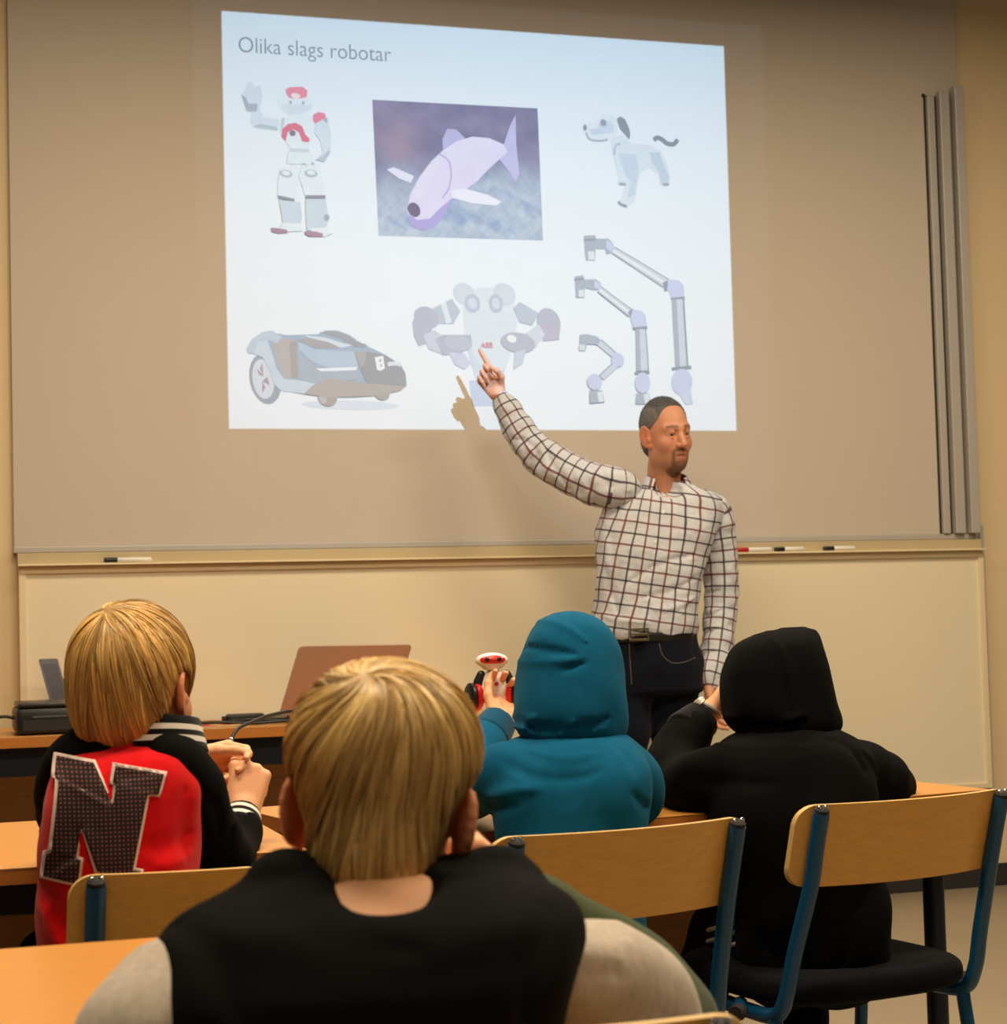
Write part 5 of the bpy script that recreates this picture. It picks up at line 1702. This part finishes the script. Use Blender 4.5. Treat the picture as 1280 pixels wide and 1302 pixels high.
J.loft([(1.3959, 2.8800, 0.8975, 0.0735, 0.0700), (1.3844, 2.8650, 0.8831, 0.1024, 0.0880), (1.3728, 2.8500, 0.8625, 0.1245, 0.1000), (1.3644, 2.8400, 0.8250, 0.1375, 0.1080), (1.3559, 2.8150, 0.7700, 0.1362, 0.0980), (1.3658, 2.8100, 0.7065, 0.1302, 0.0960), (1.3827, 2.8150, 0.6415, 0.1254, 0.1000), (1.4010, 2.8400, 0.5730, 0.1264, 0.1250), (1.4054, 2.8500, 0.5200, 0.1254, 0.1280), (1.4096, 2.8600, 0.4796, 0.1148, 0.1150)], 22, 0, 2.5)
J.chain([(1.2505, 2.8400, 0.8396), (1.2212, 2.8800, 0.8164), (1.2265, 2.9700, 0.8106)], [.040, .044, .042], .02, 3)
J.chain([(1.2265, 2.9700, 0.8106), (1.2424, 3.0200, 0.8381), (1.2839, 3.0450, 0.8887)], [.042, .042, .038], .02, 3)
J.chain([(1.4848, 2.8600, 0.8293), (1.5466, 2.9000, 0.8128), (1.6130, 2.9600, 0.7888)], [.046, .047, .045], .02, 3)
J.chain([(1.6199, 2.9700, 0.7863), (1.6458, 3.1000, 0.7650), (1.6163, 3.1500, 0.7683)], [.043, .040, .036], .02, 3)
for a_, w_, am, ym in (([(1.4087, 2.7000, 0.8824), (1.4428, 2.7000, 0.8684), (1.4594, 2.7000, 0.8304)], .008, -.008, 3.0), ([(1.4706, 2.7000, 0.8671), (1.4908, 2.7000, 0.8475), (1.5033, 2.7000, 0.8095)], .009, .006, 3.1),
                   ([(1.0816, 2.7000, 0.8852), (1.1141, 2.7000, 0.8897), (1.1464, 2.7000, 0.8786)], .008, -.007, 3.1), ([(1.0769, 2.7000, 0.8615), (1.1159, 2.7000, 0.8632), (1.1519, 2.7000, 0.8494)], .009, .006, 3.1),
                   ([(1.1180, 2.7000, 0.9279), (1.1226, 2.7000, 0.9073), (1.1430, 2.7000, 0.8944)], .008, .007, 3.1), ([(1.1388, 2.7000, 0.8465), (1.2038, 2.7000, 0.8251), (1.2971, 2.7000, 0.8202)], .014, -.005, 2.85),
                   ([(1.2061, 2.7000, 0.8915), (1.2792, 2.7000, 0.8797), (1.3673, 2.7000, 0.8781)], .007, .006, 2.85), ([(1.2105, 2.7000, 0.6440), (1.2684, 2.7000, 0.5917), (1.3132, 2.7000, 0.5338)], .014, -.006, 2.85),
                   ([(1.4548, 2.7000, 0.6515), (1.4119, 2.7000, 0.6176), (1.3948, 2.7000, 0.5334)], .014, -.006, 2.85)):
    J.fold(a_, w_, am, ym)
J.wrinkle(.0040, 28, 41)
sdf_obj('hoodie', J, .0055, M_black, K3, 1)
cuff('cuff', (1.2698, 3.0400, 0.8841), (1.3132, 3.0600, 0.9099), .041, .034, cloth('black_rib', lin((10, 9, 10)), weave=600, fold=.1), K3)
c0 = np.array((1.4012, 2.9500, 0.9553)); fwd = rotm(20)[:, 1]
hood('hood', [(1.4296, 2.9300, 1.0657, 0.0161, 0.0200), (1.4265, 2.9300, 1.0618, 0.0375, 0.0450), (1.4151, 2.9300, 1.0528, 0.0569, 0.0680), (1.4027, 2.9300, 1.0358, 0.0755, 0.0880), (1.3963, 2.9300, 1.0027, 0.0894, 0.1060), (1.3944, 2.9300, 0.9695, 0.0954, 0.1140), (1.3951, 2.9250, 0.9364, 0.0978, 0.1160), (1.3984, 2.9200, 0.9139, 0.0984, 0.1120), (1.4002, 2.9100, 0.8958, 0.0914, 0.0980), (1.3985, 2.9000, 0.8806, 0.0746, 0.0800), (1.3946, 2.8900, 0.8682, 0.0625, 0.0650)], 22,
     [(c0 + fwd * .12 + (0, 0, -.005), (.070, .078, .090))],
     [([(1.3606, 2.7000, 1.0573), (1.3667, 2.7000, 1.0015), (1.3695, 2.7000, 0.9334)], .007, .005, 2.95), ([(1.2098, 2.7000, 0.9946), (1.2509, 2.7000, 1.0237), (1.3057, 2.7000, 1.0466)], .010, -.004, 2.95), ([(1.2141, 2.7000, 0.9276), (1.2671, 2.7000, 0.9168), (1.3274, 2.7000, 0.9044), (1.3824, 2.7000, 0.9119)], .007, -.008, 2.95),
      ([(1.2467, 2.7000, 0.9079), (1.2807, 2.7000, 0.9211), (1.3071, 2.7000, 0.9053)], .006, .006, 2.95), ([(1.3477, 2.7000, 0.9011), (1.3620, 2.7000, 0.9177), (1.3856, 2.7000, 0.9242)], .006, .006, 2.95)], M_black, K3, sd=9)
tr3 = shoes_legs(K3, [(1.3418, 2.8600, 0.5132), (1.4849, 2.8800, 0.4984)], [(1.3637, 3.1200, 0.5271), (1.56, 3.24, .60)], [(1.20, 3.22, .09), (1.58, 3.26, .09)], 22, M_dtr, M_sneak, .068, .054, .044, .009, .88)
# three pale stripes down the outer thigh
for ln in ([(1.2394, 2.9000, 0.5684), (1.2707, 2.9000, 0.5763), (1.3108, 2.9000, 0.5901)], [(1.2388, 2.9000, 0.5505), (1.2700, 2.9000, 0.5584), (1.3101, 2.9000, 0.5708)], [(1.2382, 2.9000, 0.5326), (1.2694, 2.9000, 0.5404), (1.3095, 2.9000, 0.5515)]):
    q = on_shape(shoes_legs.S, spline(ln, 6), (.41, .90, -.14), .0015)
    q = [p_ for p_ in q if p_[1] > 2.68]
    if len(q) > 2: MB().tube(q, .0042, 8).build('stripe', M_penw, K3, True)

# ---- nearest boy, seen from behind
K4 = thing('person', (.42, 1.50, 0), 'nearest blond boy in black and grey sweatshirt resting his cheek', 'person')
HT = (rotm(19, -2, 6) * .94, np.array((0.3834, 1.6000, 0.9380)))
HT2 = (rotm(19, -2, 6) @ np.diag((.85, .94, .93)), np.array((0.3833, 1.6000, 0.9313)))
pc_ = [piece(head_shape(.94, .004, .92), .0032, 1, HT2, face_cols((238, 166, 118), (196, 96, 84), None, (170, 130, 80)))]
B_ = Shape()
B_.loft([(0.3739, 1.5350, 0.8886, 0.0423, 0.0450), (0.3489, 1.4900, 0.8458, 0.1101, 0.0600), (0.3395, 1.4700, 0.7822, 0.1176, 0.0800), (0.3378, 1.4600, 0.6756, 0.1255, 0.0900), (0.3379, 1.4700, 0.5763, 0.1136, 0.0900)], 16, .03)
B_.chain([(0.2194, 1.4900, 0.8192), (0.1607, 1.4800, 0.7736), (0.2173, 1.6600, 0.7880), (0.2876, 1.8000, 0.7751)], [.024, .022, .024, .022], .01)
B_.chain([(0.4902, 1.5000, 0.8015), (0.6386, 1.6200, 0.7250), (0.5406, 1.7080, 0.8273)], [.024, .024, .022], .01)
for a_, b_, c_ in (((0.2964, 1.5000, 0.5354), (.33, 1.84, .58), (.33, 1.84, .06)), ((0.3989, 1.5000, 0.5215), (.52, 1.84, .58), (.54, 1.84, .06))):
    B_.chain([a_, b_, c_], [.035, .03, .025], .01)
pc_.append(piece(B_, .012))
Hd = Shape()
hand.left = True
hand(Hd, (0.5370, 1.7050, 0.8441), (-.66, -.05, .66), (.1, .95, .10), .84, ((66, 80, 40), (70, 84, 42), (74, 86, 42), (78, 86, 42)), (.6, .5, -.4), 25, .04)
hand.left = False
pc_.append(piece(Hd, .0022, 1))
Hd = Shape()
hand(Hd, (0.2876, 1.8000, 0.7751), (.9, .4, 0), (-.3, .6, .5), .78, ((25, 30, 20),) * 4, (.7, .5, -.3), 15, .08)
pc_.append(piece(Hd, .003, 1))
join_body('body', pc_, K4, KID)
eyes(HT2, K4)
HS = kid_hair_cap(-.074, -.004, .985, .040, .018, .056)
sdf_obj('hair', HS, .003, M_blond, K4, 1, {'tone': lambda V: np.full(len(V), .32)}, T=HT)
strands(HS, (-.16, -.50, .85), 8500, (.045, .11), lambda x, y: hairline(x, y, -.080, -.004), HT, M_blond, K4, 5, .0019, 1.5, 170, .005, seg=10)
M_swblack = cloth('black_sweat_panel', lin((11, 9, 9)), weave=1100, fold=.18, fscale=8, sheen=.008)
M_swgrey = cloth('grey_melange', lambda nt: mixc(nt, noise(nt, coords(nt, (1, 1, .5)), 120, 4, .7), lin((150, 136, 122)), lin((214, 198, 180))), weave=900, fold=.15, fscale=9, sheen=.2)
M_swgreen = cloth('green_sleeve', lin((62, 70, 40)), weave=900, fold=.15, sheen=.15)
J = Shape()
J.loft([(0.3817, 1.5450, 0.8986, 0.0377, 0.0500), (0.3820, 1.5400, 0.8940, 0.0635, 0.0660), (0.3783, 1.5300, 0.8877, 0.1030, 0.0820), (0.3681, 1.5150, 0.8774, 0.1374, 0.0950), (0.3549, 1.5000, 0.8627, 0.1611, 0.1050), (0.3455, 1.4900, 0.8399, 0.1723, 0.1120), (0.3342, 1.4700, 0.8133, 0.1698, 0.1080), (0.3276, 1.4550, 0.7742, 0.1619, 0.0980), (0.3300, 1.4400, 0.7174, 0.1489, 0.0920), (0.3312, 1.4400, 0.6342, 0.1437, 0.0920), (0.3321, 1.4500, 0.5599, 0.1415, 0.0980), (0.3390, 1.4800, 0.5185, 0.1264, 0.1100)], 16, 0, 2.6)
J.ell((0.4697, 1.5600, 0.8740), (.040, .045, .030), k=.03)
J.ell((0.2995, 1.5600, 0.8827), (.040, .045, .028), k=.03)
J.ell((0.3561, 1.4750, 0.8983), (.046, .075, .038), k=.020, mode='s')      # the neck opening dips at the back
for a_, w_, am in (                   ([(0.4685, 1.4000, 0.8687), (0.4421, 1.4000, 0.8406), (0.4283, 1.4000, 0.8000)], .016, -.006), ([(0.1952, 1.4000, 0.8655), (0.2179, 1.4000, 0.8466), (0.2231, 1.4000, 0.8119)], .016, -.006), ([(0.2421, 1.4000, 0.8964), (0.2947, 1.4000, 0.8637), (0.3550, 1.4000, 0.8503)], .014, -.004), ([(0.4306, 1.4000, 0.8834), (0.3922, 1.4000, 0.8564), (0.3426, 1.4000, 0.8425)], .014, .003)):
    J.fold(a_, w_, am, 1.52)
J.wrinkle(.0034, 24, 51)
sdf_obj('sweatshirt_body', J, .0055, M_swblack, K4, 1)
Sl = Shape().chain([(0.2113, 1.5200, 0.8072), (0.1913, 1.5100, 0.8021), (0.1687, 1.4850, 0.7873), (0.1578, 1.4750, 0.7708)], [.036, .041, .043, .041], .02, 3)
Sl.chain([(0.1578, 1.4750, 0.7708), (0.2160, 1.6600, 0.7881), (0.2801, 1.7900, 0.7773)], [.041, .038, .032], .02, 3)
Sl.wrinkle(.0025, 34, 52)
sdf_obj('sleeve', Sl, .0055, M_swgrey, K4, 1)
Sl = Shape().chain([(0.5140, 1.5300, 0.7944), (0.5491, 1.5500, 0.7841), (0.5982, 1.5800, 0.7570), (0.6231, 1.6000, 0.7282)], [.040, .046, .049, .045], .02, 3)
for a_, w_, am in (([(0.5266, 1.4000, 0.8524), (0.5425, 1.4000, 0.8359), (0.5722, 1.4000, 0.8275)], .012, -.005), ([(0.4930, 1.4000, 0.8246), (0.5250, 1.4000, 0.8026), (0.5579, 1.4000, 0.7980)], .014, -.005)):
    Sl.fold(a_, w_, am, 1.62)
Sl.wrinkle(.0025, 34, 53)
sdf_obj('sleeve', Sl, .0055, M_swgrey, K4, 1)
Sl = Shape().chain([(0.6493, 1.6400, 0.7130), (0.6566, 1.6650, 0.7233), (0.6225, 1.7000, 0.7696), (0.5687, 1.7120, 0.8057), (0.5473, 1.7100, 0.8207)], [.046, .045, .039, .034, .030], .02, 3)
Sl.wrinkle(.0025, 40, 54)
sdf_obj('forearm_sleeve', Sl, .0055, M_swgreen, K4, 1)
shoes_legs(K4, [(0.2966, 1.5000, 0.5415), (0.3991, 1.5000, 0.5276)], [(.33, 1.84, .585), (.52, 1.84, .585)], [(.33, 1.85, .09), (.54, 1.85, .09)], 14, M_dtr, M_sneak, .066, .052, .042, .010, .85)


# ------------------------------------------------------------------ things on the tables and in the hands
M_plastic = plain('black_plastic', (22, 21, 22), .42, var=.1)
M_cable = plain('cable_rubber', (18, 17, 18), .5)
M_lidrefl = plain('lid_brown_reflection', (198, 164, 146), .40, .2, var=.05)  # brown reflections of the wood around it, put into the lid colour
M_toyw = plain('toy_white', (240, 232, 224), .3)
M_toyr = plain('toy_red', (214, 34, 24), .3)
M_toyk = plain('toy_black', (26, 25, 27), .4)
# laptop, lid towards the room
Lc = [np.array(p) for p in ((1.1294, 6.0800, 0.7935), (1.5485, 6.2700, 0.7842), (1.5809, 6.1600, 1.0110), (1.1768, 5.9700, 1.0142))]
t = thing('laptop', (float(Lc[0][0] + .18), 6.25, TZ), 'open laptop with brown-reflecting lid turned to the room, on the front table', 'laptop')
ex = (Lc[1] - Lc[0]); ey = (Lc[3] - Lc[0]); Wd, Ht = np.linalg.norm(ex), np.linalg.norm(ey)
ex, ey = ex / Wd, ey / Ht
ey = ey - ex * (ey @ ex) * .25; ey /= np.linalg.norm(ey)
nz = np.cross(ex, ey); nz /= np.linalg.norm(nz)
def rrect(w_, h_, r, n=5):
    o = []
    for cx, cy, a0 in ((w_ - r, h_ - r, 0), (r, h_ - r, 90), (r, r, 180), (w_ - r, r, 270)):
        o += [(cx + r * math.cos(math.radians(a0 + 90 * i / n)), cy + r * math.sin(math.radians(a0 + 90 * i / n))) for i in range(n + 1)]
    return o
def frame4(o, x, y, z):
    return Matrix(((x[0], y[0], z[0], o[0]), (x[1], y[1], z[1], o[1]), (x[2], y[2], z[2], o[2]), (0, 0, 0, 1)))
MB().prism(rrect(Wd, Ht, .014), .006, frame4(Lc[0] - nz * .006, ex, ey, nz)).build('lid', M_lidrefl, t)
MB().prism([(.012, .012), (Wd - .012, .012), (Wd - .012, Ht - .012), (.012, Ht - .012)], .0006, frame4(Lc[0] - nz * .0068, ex, ey, nz)).build('screen', M_plastic, t)
exh = np.array((ex[0], ex[1], 0)); exh /= np.linalg.norm(exh)
eyh = np.array((-exh[1], exh[0], 0))
b0 = np.array((Lc[0][0], Lc[0][1], TZ + .002))
MB().prism(rrect(Wd, .20, .012), .012, frame4(b0, exh, eyh, (0, 0, 1))).build('keyboard_base', M_plastic, t)
MB().tube([b0 + exh * .03 + np.array((0, 0, .012)), b0 + exh * (Wd - .03) + np.array((0, 0, .012))], .006, 10).build('hinge', M_plastic, t, True)
# black boxy device
x0, x1 = (0.2920, 5.9300, 0.7842)[0], (0.2920, 5.9300, 0.7842)[0] + .36
t = thing('black_machine', (x0 + .18, 6.03, TZ), 'black rounded plastic machine at the left end of the front table', 'machine')
MB().box((x0, 5.915, TZ + .003), (x1, 6.165, TZ + .084), .016).build('case', M_plastic, t, True)
MB().box((x0 + .006, 5.92, TZ + .084), (x1 - .006, 6.16, TZ + .098), .006).build('top_cover', plain('black_cover', (30, 29, 30), .35), t, True)
MB().box((x0 + .05, 5.9135, TZ + .054), (x0 + .15, 5.917, TZ + .058), .0005).build('slot', plain('slot_edge', (96, 92, 90), .4), t)
MB().box((x0 + .02, 5.913, TZ + .014), (x1 - .02, 5.917, TZ + .046), .001).build('front_tray', M_gap, t)
for xx in (x0 + .03, x1 - .03):
    MB().lathe([(.008, 0), (.009, .004)], (xx, 5.94, TZ), (0, 0, 1), 10).build('rubber_foot', M_gap, t, True)
o = MB().tube(spline([(x0 + .002, 6.03, TZ + .05), (x0 - .04, 6.03, TZ + .055), (x0 - .12, 6.05, TZ + .03), (x0 - .25, 6.10, TZ + .006), (x0 - .5, 6.12, TZ + .005)], 8), .005, 8).build('power_cord', M_cable, t, True)
# slab and block behind it
def slab(name, pts, d, mat, label, cat, bev=.004):
    c = [np.array(p) for p in pts]
    t = thing(name, (float(c[0][0]), float(c[0][1]), TZ), label, cat)
    e1 = c[1] - c[0]; w1 = np.linalg.norm(e1); e1 = e1 / w1
    e2 = c[3] - c[0]; h1 = np.linalg.norm(e2); e2 = e2 / h1
    n_ = np.cross(e1, e2); n_ /= np.linalg.norm(n_)
    MB().prism(rrect(w1, h1, bev), d, frame4(c[0], e1, e2, -n_)).build('body', mat, t)
    return t, e1, e2, n_, w1, h1, c[0]
M_slab = plain('grey_case', (96, 90, 98), .35, .3)
xa = (0.4137, 6.2800, 0.8545)[0]
zb = TZ + .002
t, e1, e2, n_, w1, h1, c0 = slab('slim_device', [(xa + .025, 6.26, zb), (xa + .085, 6.26, zb), ((0.4318, 6.3000, 1.0032)[0], 6.30, (0.4318, 6.3000, 1.0032)[2]), ((0.3845, 6.3000, 0.9945)[0], 6.30, (0.3845, 6.3000, 0.9945)[2])], .012, M_slab, 'slim grey device leaning upright behind the black machine', 'device', .006)
MB().prism(rrect(w1 - .012, h1 - .03, .004), .0012, frame4(c0 + e1 * .006 + e2 * .012 + n_ * .0012, e1, e2, -n_)).build('screen', plain('tablet_screen', (70, 66, 76), .2), t)
t, e1, e2, n_, w1, h1, c0 = slab('cable_spool', [((0.4722, 6.3000, 0.8515)[0], 6.33, zb), ((0.5022, 6.3000, 0.8504)[0], 6.33, zb), ((0.5007, 6.3000, 0.9295)[0], 6.33, (0.5007, 6.3000, 0.9295)[2]), ((0.4707, 6.3000, 0.9280)[0], 6.33, (0.4707, 6.3000, 0.9280)[2])], .03, plain('brown_card', (168, 112, 74), .6), 'small brown box standing beside the slim grey device', 'box', .002)
MB().prism(rrect(.008, h1, .002), .032, frame4(c0 - e1 * .009 - (0, .001, 0), e1, e2, -n_)).build('black_edge', M_plastic, t)
t.name = 'small_box'
# magazine and cable clutter on the front table
m, nt, b = new_mat('magazine_cover')
f = noise(nt, coords(nt, (6, 6, 6)), 3, 2)
r = nt.nodes.new('ShaderNodeValToRGB'); nt.links.new(f, r.inputs[0])
r.color_ramp.elements[0].color = (*lin((206, 44, 34)), 1); r.color_ramp.elements[1].color = (*lin((240, 186, 80)), 1)
r.color_ramp.elements[0].position, r.color_ramp.elements[1].position = .45, .52
nt.links.new(r.outputs[0], b.inputs['Base Color'])
t = thing('magazine', ((0.8964, 6.0200, 0.7931)[0], 6.08, TZ), 'red and yellow magazine lying on the front table', 'magazine')
mx = (0.8964, 6.0200, 0.7931)[0]
Mz = Matrix.Rotation(.12, 4, 'Z'); Mz.translation = Vector((mx, 6.05, TZ))
MB().box((-.13, -.10, .001), (.10, .14, .004), .0005, Mz).build('pages', M_penw, t)
MB().box((-.131, -.101, .004), (.101, .141, .0052), .0003, Mz).build('cover', m, t)
def cable(name, pts, r, label, parent=None, n=8):
    o = MB().tube(spline(pts, n), r, 8).build(name, M_cable, None, True)
    return tag(o, label, 'cable')
xq = (1.0234, 6.0000, 0.7938)[0]
cable('power_cable', [(xq - .28, 5.96, TZ + .013), (xq - .12, 5.99, TZ + .013), (xq, 5.97, TZ + .007), (xq + .10, 5.96, TZ + .010), (xq + .20, 5.99, TZ + .007), (xq + .12, 6.015, TZ + .007), (xq + .02, 5.995, TZ + .016), (xq - .06, 6.02, TZ + .013)], .0055, 'black cable lying in loops left of the laptop')
t = thing('power_adapter', (xq - .04, 6.12, TZ), 'black power adapter among the cables by the laptop', 'adapter')
MB().box((xq - .06, 6.10, TZ + .001), (xq + .06, 6.155, TZ + .030), .006).build('case', M_plastic, t, True)
MB().box((xq - .075, 6.115, TZ + .008), (xq - .059, 6.14, TZ + .024), .003).build('plug_end', M_cable, t, True)
# the cable the boy in red is holding
t = thing('cable_with_plug', (0.4511, 2.8600, 0.9082), 'black cable with a silver plug held by the boy in red', 'cable')
MB().tube(spline([(0.4532, 2.8650, 0.9126), (0.4618, 2.8800, 0.9256), (0.4737, 2.9000, 0.9360), (0.4989, 2.9400, 0.9415), (0.5433, 3.0000, 0.9493), (0.6062, 3.0600, 0.9493), (0.6708, 3.1200, 0.9114), (0.7119, 3.1600, 0.8344), (.66, 3.20, TZ + .007), (.74, 3.24, TZ + .006)], 8), .0030, 8).build('lead', M_cable, t, True)
a_, b_ = np.array((0.4442, 2.8550, 0.8971)), np.array((0.4550, 2.8680, 0.9171))
MB().lathe([(.003, 0), (.0045, .001), (.0045, .018), (.0055, .019), (.0055, .030), (.003, .034)], a_, tuple(b_ - a_), 10).build('plug', M_chrome, t, True)
# crumpled clear wrapper on the boy's table
S = Shape().ell((0, 0, .004), (.022, .013, .0045), k=0).ell((.018, .012, .004), (.013, .010, .004), k=.004)
S.wrinkle(.003, 260, 8)
V_, Q_ = S.mesh(.002)
mw, ntw, bw = new_mat('clear_wrapper')
bw.inputs['Base Color'].default_value = (.85, .85, .85, 1); bw.inputs['Roughness'].default_value = .08; bw.inputs['Transmission Weight'].default_value = .55
c_ = (0.5085, 2.9500, 0.7732)
wz = Shape()
o = mesh_obj('plastic_wrapper', V_ + np.array((.452, 2.90, TZ + .0015)), Q_, mw, None, True)
tag(o, 'crumpled clear plastic wrapper on the left beech table', 'wrapper')

# toy robot in the raised hand of the child in teal
rc = np.array((0.9556, 3.1300, 0.9770))
t = thing('toy_robot', tuple(rc + (0, 0, -.045)), 'small white and red toy robot with black wheels held up', 'toy robot')
Mr = rotm(190)                                # faces the camera side
def RP(x, y, z):
    """x to the viewer's right, y towards the viewer, z up, millimetres"""
    v = rotm(14)
    return tuple(rc + (v[:, 0] * x - v[:, 1] * y + np.array((0, 0, z))) / 1000)
S = Shape()
S.loft([(*RP(0, 0, -30), .019, .014), (*RP(0, 0, -12), .026, .018), (*RP(0, 0, 6), .022, .017), (*RP(0, 0, 20), .017, .014), (*RP(0, 0, 26), .010, .010)], 14, 0, 2.8)
sdf_obj('torso', S, .0018, M_toyw, t, 1)
MB().lathe([(.010, 0), (.010, .005)], RP(-1, 0, 25), (0, 0, 1), 14).build('neck', M_toyk, t, True)
S = Shape().ell(RP(-3, 0, 44), (.0285, .021, .0135), rotm(14), k=0).ell(RP(-2, 3, 34), (.016, .014, .008), rotm(14), k=.008)
hd = sdf_obj('head', S, .0018, M_toyw, t, 1)
S = Shape().ell(RP(-2, 12, 45), (.0225, .012, .0085), rotm(14), k=0)
vs = sdf_obj('visor', S, .0015, M_toyr, hd, 1)
for x in (-12, 9):
    MB().lathe([(.004, 0), (.0042, .0015), (.002, .003)], RP(x, 23, 46), tuple(-rotm(14)[:, 1]), 10).build('eye_lens', M_toyk, hd, True)
for s in (-1, 1):
    S = Shape().cap(RP(s * 22, 4, 20), RP(s * 27, 4, 8), .0075, .0085, k=0).cap(RP(s * 27, 4, 8), RP(s * 27, 12, -10), .0065, .005, k=.004)
    sdf_obj('arm', S, .0018, M_toyk, t, 1)
    ax_ = np.array(RP(s * 100, 35, 0)) - np.array(RP(0, 0, 0)); ax_ /= np.linalg.norm(ax_)
    MB().lathe([(.006, -.012), (.022, -.010), (.0255, -.005), (.0255, .000), (.020, .002)], RP(s * 35, 2, -18), tuple(ax_), 26).build('wheel_rim', M_toyr, t, True)
    tw = MB().lathe([(.023, .001), (.0245, .003), (.0245, .008), (.021, .011), (.010, .0115)], RP(s * 35, 2, -18), tuple(ax_), 26).build('tyre', M_toyk, t, True)
    MB().lathe([(.008, .011), (.008, .0125), (.004, .014)], RP(s * 35, 2, -18), tuple(ax_), 14).build('hub_cap', plain('hub', (92, 84, 74), .4), tw, True)
MB().lathe([(.0035, 0), (.0035, .0012)], RP(3, 17.5, 4), tuple(-rotm(14)[:, 1]), 10).build('chest_button', M_toyr, t, True)

# wrist watch of the child in black
wc = np.array((1.3111, 3.0550, 0.9116)); wd = np.array((.52, .12, .62)); wd /= np.linalg.norm(wd)
t = thing('wrist_watch', tuple(wc), 'small pale wrist watch on the wrist of the child in black', 'watch')
u_ = np.cross(wd, (0, 1, 0)); u_ /= np.linalg.norm(u_); v_ = np.cross(wd, u_)
MB().tube([tuple(wc + wd * .016 + (u_ * math.cos(k * math.pi / 14) + v_ * math.sin(k * math.pi / 14)) * .0235) for k in range(29)], .004, 8, False).build('strap', plain('strap_grey', (190, 184, 176), .5), t, True)
sd = np.array((-.75, -.45, .45)); sd = sd - wd * (sd @ wd); sd /= np.linalg.norm(sd)
MB().lathe([(.007, 0), (.0085, .002), (.0085, .005), (.0065, .0062)], tuple(wc + wd * .016 + sd * .023), tuple(sd), 16).build('watch_case', plain('watch_metal', (196, 186, 172), .3, .4), t, True)

# booklet on the lap of the child in black
t = thing('booklet', (1.3513, 3.0200, 0.5969), 'blue and white booklet standing on the lap of the child in black', 'booklet')
Mz = Matrix.Rotation(.9, 4, 'Z') @ Matrix.Rotation(-.2, 4, 'X'); Mz.translation = Vector((1.3514, 3.0200, 0.5995))
MB().box((-.045, -.004, 0), (.045, .004, .062), .001, Mz).build('pages', M_penw, t)
MB().box((-.046, -.0052, .012), (.046, -.004, .063), .0004, Mz).build('cover', plain('booklet_blue', (70, 92, 170), .4), t)
